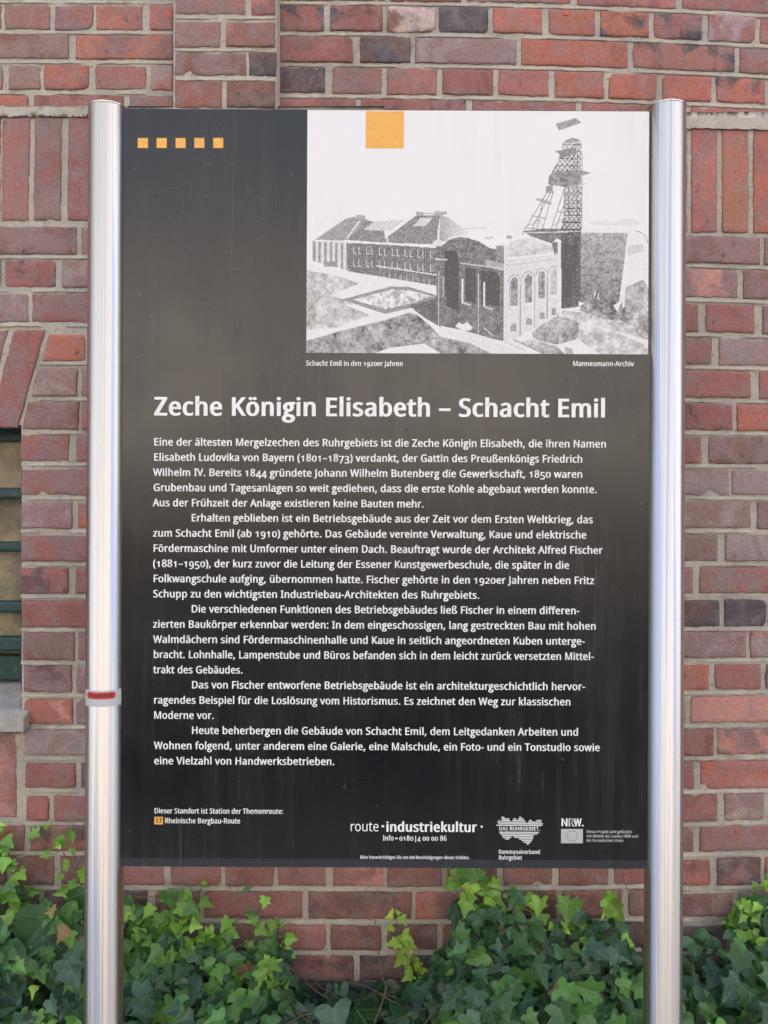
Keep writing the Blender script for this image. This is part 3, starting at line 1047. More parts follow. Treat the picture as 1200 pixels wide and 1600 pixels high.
# ---- lettering
# outlines of a humanist sans serif, in thousandths: character, advance, then one closed line per contour
GLYPHS = '''\
 209
(241/32,220 33,252 35,285 39,317 45,348 52,379 60,409 71,439 83,468 97,495 113,522 131,548 150,573 217,573 190,534 167,493 148,451 132,407 119,361 111,315 105,268 103,221 104,190 107,159 111,128 116,98 123,68 132,38 142,9 154,-20 167,-48 182,-75 198,-101 216,-127 150,-127 131,-103 113,-77 97,-51 83,-24 71,5 60,34 52,63 45,94 39,125 35,156 33,188
)241/209,220 208,188 205,156 202,125 196,94 189,63 180,34 170,5 158,-24 144,-51 128,-77 110,-103 91,-127 25,-127 43,-101 59,-75 73,-48 87,-20 98,9 108,38 117,68 124,98 130,128 134,159 136,190 137,221 136,252 134,283 130,315 124,346 117,376 108,406 98,436 87,465 73,493 59,521 42,547 24,573 91,573 110,548 128,522 144,495 158,468 170,439 180,409 189,379 196,348 202,317 205,285 208,252
,215/154,84 136,23 111,-42 85,-103 33,-103 49,-38 63,31 73,93 148,93
-258/32,184 32,246 226,246 226,184
.215/58,43 61,69 72,85 88,94 107,97 126,94 142,85 153,69 157,43 153,18 142,2 126,-8 107,-11 88,-8 72,2 61,18
0459/419,287 419,253 417,221 414,191 409,163 395,112 376,70 349,37 316,12 276,-3 229,-8 170,1 122,27 86,70 60,129 51,163 44,201 41,243 39,287 40,332 44,373 50,411 58,446 83,504 119,547 167,573 229,581 287,573 335,547 372,504 399,446 408,411 414,373 418,332/110,287 111,249 113,215 116,184 121,156 137,111 159,78 190,59 229,52 268,59 298,78 320,110 336,156 341,184 345,215 347,249 348,287 347,325 345,359 341,390 336,417 320,463 298,495 268,515 229,521 190,515 159,495 137,463 121,417 116,390 113,359 111,325
1459/285,0 216,0 216,400 216,439 217,470 219,499 196,477 169,455 108,405 71,452 226,573 285,573
2459/417,0 38,0 38,59 188,210 261,287 287,320 306,353 318,387 322,424 315,466 294,496 261,514 221,520 181,517 147,506 115,489 83,466 45,513 94,548 122,561 153,572 186,578 221,581 270,576 313,562 347,540 372,510 388,472 394,428 389,385 375,344 353,305 324,267 247,185 128,67 417,64
3459/395,439 392,403 381,372 363,347 340,326 310,311 277,302 277,298 337,283 379,255 405,214 413,163 407,116 390,74 360,40 318,14 292,4 263,-3 230,-7 193,-8 150,-6 110,-1 72,8 36,23 36,89 74,73 114,61 155,54 194,51 260,59 305,81 331,117 339,164 335,197 320,223 297,242 265,255 226,263 179,265 123,265 123,326 180,326 223,329 259,339 286,356 307,377 319,404 323,434 316,471 295,498 262,516 219,521 190,520 164,515 117,498 75,473 39,521 73,544 115,563 163,576 218,581 260,578 296,571 327,558 352,540 384,495
4459/443,130 359,130 359,0 291,0 291,130 17,130 17,190 286,576 359,576 359,193 443,193/291,374 291,412 293,444 294,474 295,500 276,468 257,438 86,193 291,193
5459/221,351 275,346 322,331 361,307 389,274 407,232 413,183 407,128 387,81 356,43 314,15 261,-2 199,-8 156,-6 116,0 80,10 51,23 51,90 82,74 121,62 161,55 200,52 239,55 274,65 302,82 323,106 336,137 341,176 332,225 306,262 262,284 197,292 146,288 99,280 64,302 86,573 373,573 373,508 146,508 132,342 169,348
6459/44,245 46,294 51,342 60,389 75,433 95,474 121,510 155,539 196,562 246,576 306,581 344,579 377,573 377,513 344,520 308,523 257,518 216,504 183,483 158,454 139,419 127,380 119,337 115,291 119,291 133,309 150,326 170,339 194,350 223,356 255,358 302,353 342,338 375,313 400,279 416,236 421,184 415,129 399,82 372,44 336,15 291,-2 239,-8 199,-4 163,7 130,26 101,54 77,89 59,133 48,185/238,51 284,59 320,84 343,125 351,184 344,233 324,271 289,295 241,303 205,299 175,287 150,270 131,248 119,223 115,198 117,172 123,146 133,121 146,99 164,79 185,64 210,55
7459/109,0 344,508 35,508 35,573 419,573 419,518 187,0
8459/229,581 276,577 318,565 352,546 378,519 395,485 400,443 396,411 385,383 368,359 346,338 320,319 291,303 325,285 355,265 381,242 401,216 414,185 419,148 413,104 395,65 367,34 330,11 284,-3 231,-8 174,-3 126,10 89,33 61,63 45,101 39,146 43,183 56,214 75,241 99,264 128,283 158,299 131,316 107,336 87,358 71,383 61,411 58,444 63,485 80,518 107,545 141,565 182,577/108,145 116,107 138,76 176,55 229,48 281,55 319,76 342,108 350,148 346,174 335,197 317,217 293,235 264,251 229,265 217,270 184,254 157,237 136,219 121,197 111,173/228,524 188,518 155,502 134,476 127,441 130,414 141,391 157,373 179,357 232,330 282,357 302,373 317,392 327,414 330,441 323,476 302,502 270,518
9459/417,328 415,279 410,231 401,183 387,139 366,99 340,63 306,33 265,11 214,-3 154,-8 117,-6 82,0 82,60 115,53 152,50 204,54 245,68 278,90 303,118 322,153 334,192 342,235 346,281 341,281 327,263 310,247 290,233 266,223 237,216 204,214 158,219 118,235 85,260 61,294 45,336 40,387 46,443 63,491 90,529 127,557 171,575 223,581 262,577 299,565 332,545 361,518 384,483 402,439 413,388/223,521 178,513 142,488 118,447 110,388 117,339 137,301 171,277 220,269 256,273 286,285 311,303 330,325 342,349 346,374 344,400 338,426 328,451 315,474 298,493 277,508 252,518
:215/58,43 61,69 72,85 88,94 107,97 126,94 142,85 153,69 157,43 153,18 142,2 126,-8 107,-11 88,-8 72,2 61,18/58,387 61,412 72,429 88,438 107,441 126,438 142,429 153,412 157,387 153,362 142,345 126,335 107,332 88,335 72,345 61,362
A512/437,0 368,177 141,177 73,0 0,0 224,575 289,575 512,0/282,415 274,438 263,473 255,500 247,468 238,438 230,415 165,241 346,241
B521/241,573 292,571 336,565 373,555 404,541 428,522 445,497 455,467 459,431 456,399 446,371 431,347 409,328 382,313 350,304 350,300 384,292 415,279 441,261 461,236 474,203 478,163 472,115 454,74 425,42 385,19 337,5 279,0 78,0 78,573/256,329 318,335 357,352 377,382 384,423 376,463 351,490 308,506 245,511 150,511 150,329/150,269 150,61 265,61 330,68 371,91 394,125 401,168 398,197 388,221 370,241 344,256 307,266 260,269
C507/323,517 280,513 241,502 206,482 178,456 155,423 139,383 129,337 125,286 126,252 131,220 138,191 147,164 175,117 213,83 262,62 322,55 359,57 394,62 460,78 460,15 427,5 393,-2 356,-7 312,-8 270,-6 232,1 197,12 166,28 139,48 115,72 95,99 78,131 65,165 56,203 51,244 49,287 50,319 53,349 59,378 67,406 89,456 120,499 159,534 206,559 261,575 324,581 367,578 409,572 448,561 482,547 453,486 394,508 360,515
D585/536,292 534,246 528,203 516,165 501,131 481,100 457,74 430,51 399,33 364,18 325,8 283,2 237,0 78,0 78,573 254,573 296,571 335,565 371,555 404,540 434,523 460,501 483,475 502,446 517,413 528,377 534,336/460,289 459,326 454,359 446,388 435,415 404,457 361,487 308,505 244,511 150,511 150,62 228,62 282,65 329,76 369,94 402,119 428,151 446,190 457,236
E446/398,0 78,0 78,573 398,573 398,509 150,509 150,330 383,330 383,268 150,268 150,63 398,63
F416/150,0 78,0 78,573 398,573 398,509 150,509 150,306 383,306 383,243 150,243
G584/326,302 524,302 524,22 478,8 431,-1 380,-6 323,-8 280,-6 241,1 205,12 173,28 145,47 120,71 98,98 81,130 67,164 57,202 51,243 49,286 51,330 58,370 69,407 84,442 104,473 127,500 154,524 186,544 220,560 259,571 300,578 346,581 392,578 437,572 478,561 516,547 489,484 457,497 421,508 382,515 342,517 309,515 278,510 250,501 225,489 181,455 150,409 139,382 131,353 126,321 124,286 126,253 130,222 137,193 146,166 175,119 216,84 241,71 270,62 303,56 340,55 404,59 452,68 452,238 326,238
H594/516,0 443,0 443,267 150,267 150,0 78,0 78,573 150,573 150,330 443,330 443,573 516,573
I272/239,0 32,0 32,42 99,57 99,515 32,531 32,573 239,573 239,531 172,515 172,57 239,42
J219/-3,-152 -37,-150 -63,-142 -63,-81 -35,-87 -5,-89 15,-87 33,-81 50,-70 63,-53 71,-29 74,3 74,573 146,573 146,9 141,-42 128,-82 105,-113 75,-135 39,-148
K496/496,0 411,0 209,273 150,222 150,0 78,0 78,573 150,573 150,290 199,345 249,399 403,573 488,573 261,323
L420/78,0 78,573 150,573 150,64 400,64 400,0
M727/330,0 142,502 142,461 144,407 144,347 144,0 78,0 78,573 184,573 361,103 544,573 650,573 650,0 578,0 578,352 579,408 581,460 584,501 390,0
N609/532,0 447,0 141,476 141,432 143,378 144,320 144,0 78,0 78,573 161,573 467,99 468,137 466,193 464,249 464,573 532,573
O626/577,287 576,255 573,224 568,194 561,166 540,116 510,73 473,38 428,13 375,-3 314,-8 251,-3 196,13 151,39 114,73 85,116 65,167 58,195 53,224 50,255 49,288 51,331 56,370 65,408 78,442 94,473 114,500 138,524 166,545 197,561 232,572 271,579 314,581 356,579 393,572 428,561 459,545 486,525 510,501 530,473 547,442 560,408 570,370 576,330/125,287 126,252 130,220 136,190 145,163 171,117 207,83 255,62 314,55 373,62 420,83 456,117 481,163 490,190 496,220 500,252 501,287 498,338 490,384 476,423 456,457 431,484 398,503 360,514 314,518 255,511 207,490 171,457 145,411 136,384 130,354 126,322
P485/229,573 282,570 326,562 363,548 393,528 415,504 431,475 441,442 444,404 441,370 433,336 417,306 395,278 364,255 324,238 275,227 216,223 150,223 150,0 78,0 78,573/223,511 150,511 150,285 208,285 258,288 298,296 330,311 352,334 365,363 370,401 361,449 334,484 289,504
R499/236,573 301,568 353,555 393,532 422,500 439,460 444,410 440,368 427,334 408,306 385,285 358,269 330,257 487,0 403,0 264,237 150,237 150,0 78,0 78,573/232,510 150,510 150,298 236,298 296,304 338,325 362,359 370,407 366,440 355,467 336,486 310,500 275,507
S440/403,153 396,106 378,66 348,35 307,11 257,-3 198,-8 137,-5 83,4 41,19 41,88 73,76 113,65 156,57 201,55 240,57 273,66 298,79 316,98 327,120 330,147 327,173 318,194 302,213 277,230 242,247 196,265 131,294 106,311 85,330 69,351 57,375 50,403 48,435 54,477 71,513 99,542 136,563 180,576 231,581 276,578 318,572 355,562 389,549 366,487 302,508 266,515 229,517 196,515 169,507 148,494 133,478 124,457 121,434 124,407 133,386 149,367 172,351 204,335 246,318 293,299 332,279 362,255 385,228 398,194
T446/259,0 187,0 187,509 8,509 8,573 437,573 437,509 259,509
U586/513,202 507,146 489,95 459,52 416,20 389,8 360,-1 327,-6 290,-8 240,-4 196,7 159,25 128,50 104,82 86,118 76,158 72,204 72,573 144,573 144,201 154,139 182,93 228,64 294,55 342,59 379,73 407,96 427,126 438,161 442,202 442,573 513,573
V481/481,573 277,0 204,0 0,573 75,573 204,205 220,160 231,119 241,80 250,119 262,161 277,207 405,573
W746/735,573 583,0 510,0 399,375 389,410 380,443 373,471 370,488 367,471 361,443 352,409 342,373 234,0 161,0 10,573 85,573 174,223 183,186 190,151 196,118 201,87 206,119 213,154 222,191 232,227 333,573 407,573 512,225 523,187 532,151 538,117 544,87 550,129 560,175 572,224 660,573
Z459/427,0 30,0 30,55 332,508 40,508 40,573 419,573 419,518 118,64 427,64
a450/231,437 268,435 299,428 326,418 347,403 376,358 385,293 385,0 334,0 320,61 298,40 279,22 258,9 234,-1 206,-6 172,-8 136,-5 103,6 75,23 55,48 41,80 37,119 50,176 87,219 116,234 152,245 194,253 243,257 316,259 316,285 310,330 293,359 265,375 227,380 194,378 163,370 106,347 84,400 115,414 151,426 190,434/252,208 184,200 141,182 118,155 110,119 115,87 132,66 157,53 188,49 238,56 279,79 306,117 315,172 315,210
b493/139,461 138,410 135,373 139,373 161,398 189,419 226,432 272,437 310,434 344,423 374,406 401,381 422,350 437,312 446,267 449,215 448,180 444,147 437,118 427,91 400,48 365,17 322,-2 272,-8 226,-3 189,10 161,31 139,55 133,55 119,0 68,0 68,609 139,609/260,379 219,374 188,361 165,339 150,308 142,268 139,217 140,177 145,144 153,116 165,93 202,61 261,51 312,61 348,93 360,117 369,145 374,178 376,216 374,254 369,287 360,315 348,338 311,368
c385/241,-8 187,-2 139,15 99,45 69,87 58,114 50,143 46,176 44,213 46,250 51,284 59,315 71,342 102,385 142,415 191,432 245,438 278,436 309,431 336,424 358,415 337,356 292,370 244,376 204,371 172,358 148,335 131,303 120,263 117,213 120,166 131,126 148,94 172,71 202,58 240,53 273,55 302,60 351,78 351,15 328,5 304,-2 275,-7
d493/221,-8 182,-5 148,6 118,23 92,48 71,79 56,117 47,162 44,214 47,266 56,311 71,350 93,381 119,406 149,424 183,434 221,438 253,436 280,429 303,420 323,407 340,391 354,374 359,374 356,405 354,438 354,609 425,609 425,0 368,0 358,58 354,58 340,40 323,24 303,11 279,1 252,-6/232,51 290,60 328,88 348,135 355,200 355,213 354,251 349,284 340,313 329,336 291,369 231,379 181,368 146,334 133,309 124,281 119,249 117,213 119,176 124,144 133,116 146,93 181,61
e452/234,438 286,432 329,414 364,385 390,346 406,299 411,244 411,201 117,201 127,137 154,90 197,62 254,52 293,54 327,60 392,82 392,20 359,8 327,-1 292,-6 251,-8 194,-2 143,17 101,48 70,91 59,117 51,146 46,177 44,212 46,246 50,277 57,306 68,333 96,378 134,411 181,431/233,380 188,372 154,348 130,309 119,257 338,257 335,292 326,322 312,346 292,364 266,376
f276/266,375 158,375 158,0 87,0 87,375 12,375 12,408 87,432 87,457 92,507 104,547 124,577 152,597 186,609 227,613 274,609 310,599 292,544 262,552 228,556 197,550 175,532 162,502 158,458 158,430 266,430
g409/403,430 226,430 148,420 89,390 51,343 38,281 44,238 61,201 91,170 133,146 84,121 65,83 76,56 108,29 60,11 26,-14 6,-47 0,-90 15,-142 56,-183 118,-210 198,-220 284,-211 347,-184 387,-141 401,-83 395,-44 373,-10 335,18 277,36 220,49 179,62 154,76 146,92 165,117 211,129 268,142 320,173 347,216 360,270 350,318 315,364 403,364/283,280 277,248 260,223 234,206 201,200 166,206 139,222 121,247 115,279 122,308 140,333 167,350 200,356 259,334/319,-90 311,-116 287,-136 250,-148 200,-152 149,-148 111,-135 88,-115 80,-86 88,-60 108,-39 139,-26 178,-21 222,-24 268,-35 304,-56
h496/139,431 138,399 135,370 140,370 155,391 174,407 196,420 221,429 247,435 273,437 321,433 360,421 391,400 413,370 426,330 431,280 431,0 361,0 361,275 355,321 338,353 308,372 265,379 222,374 189,360 166,338 150,308 142,269 139,222 139,0 68,0 68,609 139,609
i207/139,430 139,0 68,0 68,430/104,591 119,588 133,580 142,566 145,546 142,526 133,512 119,504 104,501 88,504 75,512 66,526 63,546 66,566 75,580 88,588
j207/18,-192 -18,-190 -44,-183 -44,-126 -19,-132 9,-134 32,-130 51,-120 64,-100 68,-67 68,430 139,430 139,-64 136,-101 126,-133 110,-159 87,-177 56,-189/63,546 66,566 75,580 88,588 104,591 119,588 133,580 142,566 145,546 142,526 133,512 119,504 104,501 88,504 75,512 66,526
k428/138,291 137,257 135,221 152,240 172,264 189,285 326,430 409,430 235,246 421,0 336,0 187,200 138,158 138,0 68,0 68,609 138,609
l207/139,0 68,0 68,609 139,609
m750/540,438 603,429 649,401 665,379 676,352 683,319 685,280 685,0 615,0 615,277 610,321 594,353 567,372 528,379 474,369 438,342 418,298 411,237 411,0 342,0 342,277 339,308 332,333 320,353 303,367 281,376 253,379 215,374 185,360 164,338 150,308 141,269 139,223 139,0 68,0 68,430 125,430 136,371 140,371 155,392 173,409 194,422 217,431 241,436 266,438 312,433 349,420 378,398 398,366 402,366 427,398 461,420 499,433
n496/275,438 311,436 343,429 369,417 391,401 409,379 421,352 428,319 431,280 431,0 361,0 361,275 355,321 338,353 308,372 265,379 204,368 166,338 146,289 139,223 139,0 68,0 68,430 125,430 136,371 140,371 156,392 175,409 198,422 222,431 248,436
o485/442,216 438,165 428,121 411,82 388,51 359,25 324,7 285,-4 241,-8 200,-4 163,7 129,25 100,51 77,82 59,121 48,165 44,216 46,250 50,282 58,310 68,336 97,380 137,412 186,431 244,438 299,431 347,412 387,380 417,336 428,310 436,282 440,250/117,216 120,169 130,128 147,95 172,71 203,56 243,51 282,56 314,71 339,95 356,128 366,169 369,216 365,263 355,303 338,335 314,359 282,374 242,379 185,368 147,335 134,311 124,284 119,252
p493/273,438 310,434 344,424 374,407 401,383 422,351 437,313 446,268 449,216 448,181 444,148 437,119 427,93 401,49 365,17 322,-2 272,-8 241,-6 213,1 190,11 170,24 139,55 134,55 137,20 139,-16 139,-192 68,-192 68,430 126,430 136,371 153,389 170,405 189,419 213,429 240,436/260,379 221,374 190,362 167,342 152,313 142,275 139,229 139,216 142,167 150,126 165,93 188,70 220,55 261,51 297,56 326,72 348,98 364,131 373,171 376,217 374,252 369,283 360,310 348,334 311,367
q493/354,-9 355,25 358,58 354,58 332,32 303,11 266,-3 219,-8 182,-5 148,6 119,23 93,48 71,79 56,117 47,162 44,214 46,249 50,282 57,311 67,338 93,381 129,413 172,432 221,438 267,433 304,419 333,397 355,371 369,430 425,430 425,-192 354,-192/233,51 272,55 304,67 327,87 342,116 352,153 355,199 355,213 354,252 348,285 340,314 328,337 290,369 231,379 181,368 145,334 133,309 124,281 119,249 117,213 119,176 124,145 133,117 146,93 182,61
r331/269,438 295,437 319,433 310,368 287,372 264,374 240,371 217,363 195,351 176,334 161,313 149,289 141,261 139,229 139,0 68,0 68,430 126,430 134,351 152,374 170,395 191,413 214,426 240,435
s384/348,119 343,80 327,49 302,24 268,6 226,-4 176,-8 135,-6 99,-1 68,8 42,19 42,83 104,60 141,52 178,49 224,53 256,66 274,86 280,112 278,128 271,141 259,154 239,167 174,196 103,228 76,245 57,266 45,292 41,324 52,372 85,408 109,421 137,430 168,436 202,438 240,436 275,430 308,421 339,409 315,353 258,372 228,378 197,380 159,377 131,366 114,350 108,328 111,312 119,298 133,286 154,274 219,246 289,215 314,197 333,176 344,150
t289/212,50 245,53 272,59 272,5 240,-4 200,-8 167,-5 138,4 112,20 91,44 78,79 74,125 74,375 13,375 13,409 75,437 103,528 144,528 144,430 269,430 269,375 144,375 144,127 149,93 163,69 185,54
u496/427,430 427,0 370,0 359,57 340,36 321,20 298,8 273,-1 247,-6 220,-8 173,-4 134,8 103,29 81,59 68,99 63,148 63,430 135,430 135,153 141,108 158,76 188,57 230,51 273,55 306,69 330,91 345,121 354,160 357,206 357,430
v407/163,0 0,430 75,430 167,176 180,137 193,96 201,63 214,96 227,138 241,176 332,430 407,430 244,0
w630/346,243 336,276 328,308 321,335 316,357 308,335 302,307 294,275 284,242 207,1 127,1 9,431 82,431 141,201 153,154 163,109 169,73 178,97 185,128 193,160 201,188 277,431 354,431 428,188 440,149 451,109 457,74 466,108 477,153 489,201 549,431 621,431 502,1 419,1
x424/170,220 22,430 102,430 213,268 322,430 402,430 253,220 410,0 330,0 213,172 94,0 14,0
y409/1,430 76,430 169,185 184,144 196,105 205,68 209,68 224,121 245,186 333,430 409,430 224,-59 207,-97 188,-130 165,-156 138,-176 106,-188 67,-192 34,-190 9,-186 9,-130 30,-133 56,-135 79,-132 99,-126 116,-114 130,-99 142,-80 152,-59 174,-2
z377/346,0 31,0 31,47 262,375 45,375 45,430 340,430 340,377 112,55 346,55
|442/192,609 250,609 250,-193 192,-193
ß506/419,495 416,469 407,447 395,428 379,411 346,383 318,357 309,344 306,330 312,311 332,291 377,259 427,221 445,200 459,178 467,153 470,123 465,81 451,48 429,23 399,6 362,-5 321,-8 285,-6 254,-1 227,8 204,19 204,83 237,67 276,54 318,49 356,54 382,67 396,89 401,118 399,136 394,152 385,167 371,181 326,214 273,253 257,270 246,288 240,306 238,326 241,349 249,369 261,385 276,400 309,426 336,454 345,471 347,491 340,520 319,540 286,551 245,555 218,553 193,547 171,537 154,521 142,499 139,468 139,0 68,0 68,468 74,517 91,554 119,581 155,599 197,610 245,613 294,610 336,600 371,584 397,561 413,531
ä450/231,437 268,435 299,428 326,418 347,403 376,358 385,293 385,0 334,0 320,61 298,40 279,22 258,9 234,-1 206,-6 172,-8 136,-5 103,6 75,23 55,48 41,80 37,119 50,176 87,219 116,234 152,245 194,253 243,257 316,259 316,285 310,330 293,359 265,375 227,380 194,378 163,370 106,347 84,400 115,414 151,426 190,434/252,208 184,200 141,182 118,155 110,119 115,87 132,66 157,53 188,49 238,56 279,79 306,117 315,172 315,210/113,546 116,564 124,576 137,583 151,585 165,583 177,576 186,564 188,546 186,529 177,516 165,509 151,506 137,509 124,516 116,529/264,546 267,564 275,576 287,583 301,585 315,583 327,576 336,564 338,546 336,529 327,516 315,509 301,506 287,509 275,516 267,529
ö485/442,216 438,165 428,121 411,82 388,51 359,25 324,7 285,-4 241,-8 200,-4 163,7 129,25 100,51 77,82 59,121 48,165 44,216 46,250 50,282 58,310 68,336 97,380 137,412 186,431 244,438 299,431 347,412 387,380 417,336 428,310 436,282 440,250/117,216 120,169 130,128 147,95 172,71 203,56 243,51 282,56 314,71 339,95 356,128 366,169 369,216 365,263 355,303 338,335 314,359 282,374 242,379 185,368 147,335 134,311 124,284 119,252/131,546 134,564 142,576 154,583 168,585 183,583 195,576 203,564 206,546 203,529 195,516 183,509 168,506 154,509 142,516 134,529/281,546 284,564 292,576 304,583 318,585 333,583 345,576 353,564 356,546 353,529 345,516 333,509 318,506 304,509 292,516 284,529
ü496/427,430 427,0 370,0 359,57 340,36 321,20 298,8 273,-1 247,-6 220,-8 173,-4 134,8 103,29 81,59 68,99 63,148 63,430 135,430 135,153 141,108 158,76 188,57 230,51 273,55 306,69 330,91 345,121 354,160 357,206 357,430/136,546 138,564 147,576 159,583 173,585 187,583 200,576 208,564 211,546 208,529 200,516 187,509 173,506 159,509 147,516 138,529/286,546 289,564 297,576 309,583 323,585 337,583 350,576 358,564 361,546 358,529 350,516 337,509 323,506 309,509 297,516 289,529
–401/32,184 32,246 369,246 369,184'''


def embolden(ps, b):
    """move every contour outwards by b"""
    def area(p):
        return sum(p[i - 1][0] * p[i][1] - p[i][0] * p[i - 1][1] for i in range(len(p))) / 2
    big = max(ps, key=lambda p: abs(area(p)))
    sg = 1 if area(big) > 0 else -1
    res = []
    for p in ps:
        n = len(p)
        q = []
        for i in range(n):
            a, c, d = p[i - 1], p[i], p[(i + 1) % n]
            e1, e2 = Vector((c[0] - a[0], c[1] - a[1])).normalized(), Vector((d[0] - c[0], d[1] - c[1])).normalized()
            n1, n2 = Vector((e1.y, -e1.x)) * sg, Vector((e2.y, -e2.x)) * sg
            m = n1 + n2
            m = m.normalized() if m.length > 1e-4 else n1
            mv = m * (b / max(0.6, m.dot(n1)))
            q.append(Vector((c[0] + mv.x, c[1] + mv.y * 0.35)))
        res.append(q)
    return res


GL = {}


def load_glyphs(key, bold):
    from mathutils.geometry import delaunay_2d_cdt
    tab = {}
    for ln in GLYPHS.split('\n'):
        ch = ln[0]
        parts = ln[1:].split('/')
        adv = int(parts[0]) / 1000 + bold * 1.2
        ps = [[(int(a) / 1000, int(b) / 1000) for a, b in (t.split(',') for t in p.split(' '))] for p in parts[1:]]
        if not ps:
            tab[ch] = [np.zeros((0, 2)), [], adv]
            continue
        ps = embolden(ps, bold)
        flat, edges = [], []
        for p in ps:
            n = len(flat)
            flat += p
            edges += [(n + i, n + (i + 1) % len(p)) for i in range(len(p))]
        vo, _, fo, _, _, _ = delaunay_2d_cdt(flat, edges, [], 0, 1e-6)
        f = []
        for t in fo:
            cx, cy = sum(vo[i].x for i in t) / len(t), sum(vo[i].y for i in t) / len(t)
            odd = False
            for p in ps:
                for i in range(len(p)):
                    (xa, ya), (xb, yb) = p[i - 1], p[i]
                    if (ya > cy) != (yb > cy) and cx < (xb - xa) * (cy - ya) / (yb - ya) + xa:
                        odd = not odd
            if odd:
                f.append(tuple(t))
        v = np.array([(c.x, c.y) for c in vo])
        tab[ch] = [v, f, adv]
    cap = float(tab['H'][0][:, 1].max())
    xh = float(tab['x'][0][:, 1].max())
    old = dict(tab)
    for ch in '012':                       # old style figures
        v, f, adv = tab[ch]
        v = v.copy()
        v[:, 1] *= (xh + 0.01) / cap
        old[ch] = [v, f, adv]
    for ch in '34579':
        v, f, adv = tab[ch]
        v = v.copy()
        v[:, 1] -= (cap - xh)
        old[ch] = [v, f, adv]
    GL[key] = (old, tab, cap, xh)


load_glyphs('bold', 0.033)
load_glyphs('semi', 0.024)
load_glyphs('light', 0.001)
load_glyphs('heavy', 0.038)
FRONT = DP - 0.0005


def write(mb, text, x0, x1, ybase, caph, style, oldfig=True, d=None, mi=0):
    """one line of lettering from picture column x0 to x1 on the baseline ybase; caph = capital height in picture pixels"""
    d = FRONT if d is None else d
    old, tab, cap, xh = GL[style]
    t = old if oldfig else tab
    nat = 0
    for ch in text:
        nat += t[ch][2]
    o = P(x0, ybase, d)
    W = (x1 - x0) * d / F
    S = caph * d / F / cap
    sx = W / nat if x1 > x0 else S
    x = 0.0
    for ch in text:
        v, f, adv = t[ch]
        n = len(mb.v)
        for a, b in v:
            mb.v.append((o.x + (x + float(a)) * sx, d, o.z + float(b) * S))
        for q in f:
            mb.f.append(tuple(n + i for i in q))
            mb.mi.append(mi)
        x += adv


def rect(mb, x0, y0, x1, y1, d=None, mi=0):
    d = FRONT if d is None else d
    a, b = P(x0, (y0 + y1) / 2, d), P(x1, (y0 + y1) / 2, d)
    zt, zb = P((x0 + x1) / 2, y0, d).z, P((x0 + x1) / 2, y1, d).z
    mb.face([(a.x, d, zt), (a.x, d, zb), (b.x, d, zb), (b.x, d, zt)], mi)


T = MB()
write(T, "Zeche Königin Elisabeth – Schacht Emil", 241, 948.5, 648.5, 28.4, 'bold')
T.build('heading', M_WHITE, panel)

T = MB()
LINES = [
    ("Eine der ältesten Mergelzechen des Ruhrgebiets ist die Zeche Königin Elisabeth, die ihren Namen", 240, 948),
    ("Elisabeth Ludovika von Bayern (1801–1873) verdankt, der Gattin des Preußenkönigs Friedrich", 240, 911),
    ("Wilhelm IV. Bereits 1844 gründete Johann Wilhelm Butenberg die Gewerkschaft, 1850 waren", 239.5, 911),
    ("Grubenbau und Tagesanlagen so weit gediehen, dass die erste Kohle abgebaut werden konnte.", 239.5, 933.5),
    ("Aus der Frühzeit der Anlage existieren keine Bauten mehr.", 239, 663),
    ("Erhalten geblieben ist ein Betriebsgebäude aus der Zeit vor dem Ersten Weltkrieg, das", 298.5, 927),
    ("zum Schacht Emil (ab 1910) gehörte. Das Gebäude vereinte Verwaltung, Kaue und elektrische", 239, 917),
    ("Fördermaschine mit Umformer unter einem Dach. Beauftragt wurde der Architekt Alfred Fischer", 239, 942),
    ("(1881–1950), der kurz zuvor die Leitung der Essener Kunstgewerbeschule, die später in die", 239, 890),
    ("Folkwangschule aufging, übernommen hatte. Fischer gehörte in den 1920er Jahren neben Fritz", 239, 929),
    ("Schupp zu den wichtigsten Industriebau-Architekten des Ruhrgebiets.", 239, 750),
    ("Die verschiedenen Funktionen des Betriebsgebäudes ließ Fischer in einem differen-", 298.5, 906),
    ("zierten Baukörper erkennbar werden: In dem eingeschossigen, lang gestreckten Bau mit hohen", 239, 932),
    ("Walmdächern sind Fördermaschinenhalle und Kaue in seitlich angeordneten Kuben unterge-", 239.5, 914.5),
    ("bracht. Lohnhalle, Lampenstube und Büros befanden sich in dem leicht zurück versetzten Mittel-", 239.5, 928.5),
    ("trakt des Gebäudes.", 239.5, 380),
    ("Das von Fischer entworfene Betriebsgebäude ist ein architekturgeschichtlich hervor-", 299, 915),
    ("ragendes Beispiel für die Loslösung vom Historismus. Es zeichnet den Weg zur klassischen", 240, 892.5),
    ("Moderne vor.", 240, 335),
    ("Heute beherbergen die Gebäude von Schacht Emil, dem Leitgedanken Arbeiten und", 299, 904.5),
    ("Wohnen folgend, unter anderem eine Galerie, eine Malschule, ein Foto- und ein Tonstudio sowie", 240.5, 938),
    ("eine Vielzahl von Handwerksbetrieben.", 240.5, 523.5),
]
for i, (s, x0, x1) in enumerate(LINES):
    write(T, s, x0, x1, 696.0 + 23.72 * i, 11.6, 'semi')
T.build('body_text', M_WHITE, panel)

T = MB()
write(T, "Schacht Emil in den 1920er Jahren", 478, 630, 571.3, 7.9, 'semi')
T.build('caption', M_WHITE, panel)
T = MB()
write(T, "Mannesmann-Archiv", 895, 990.5, 571.8, 7.9, 'semi')
T.build('caption', M_WHITE, panel)

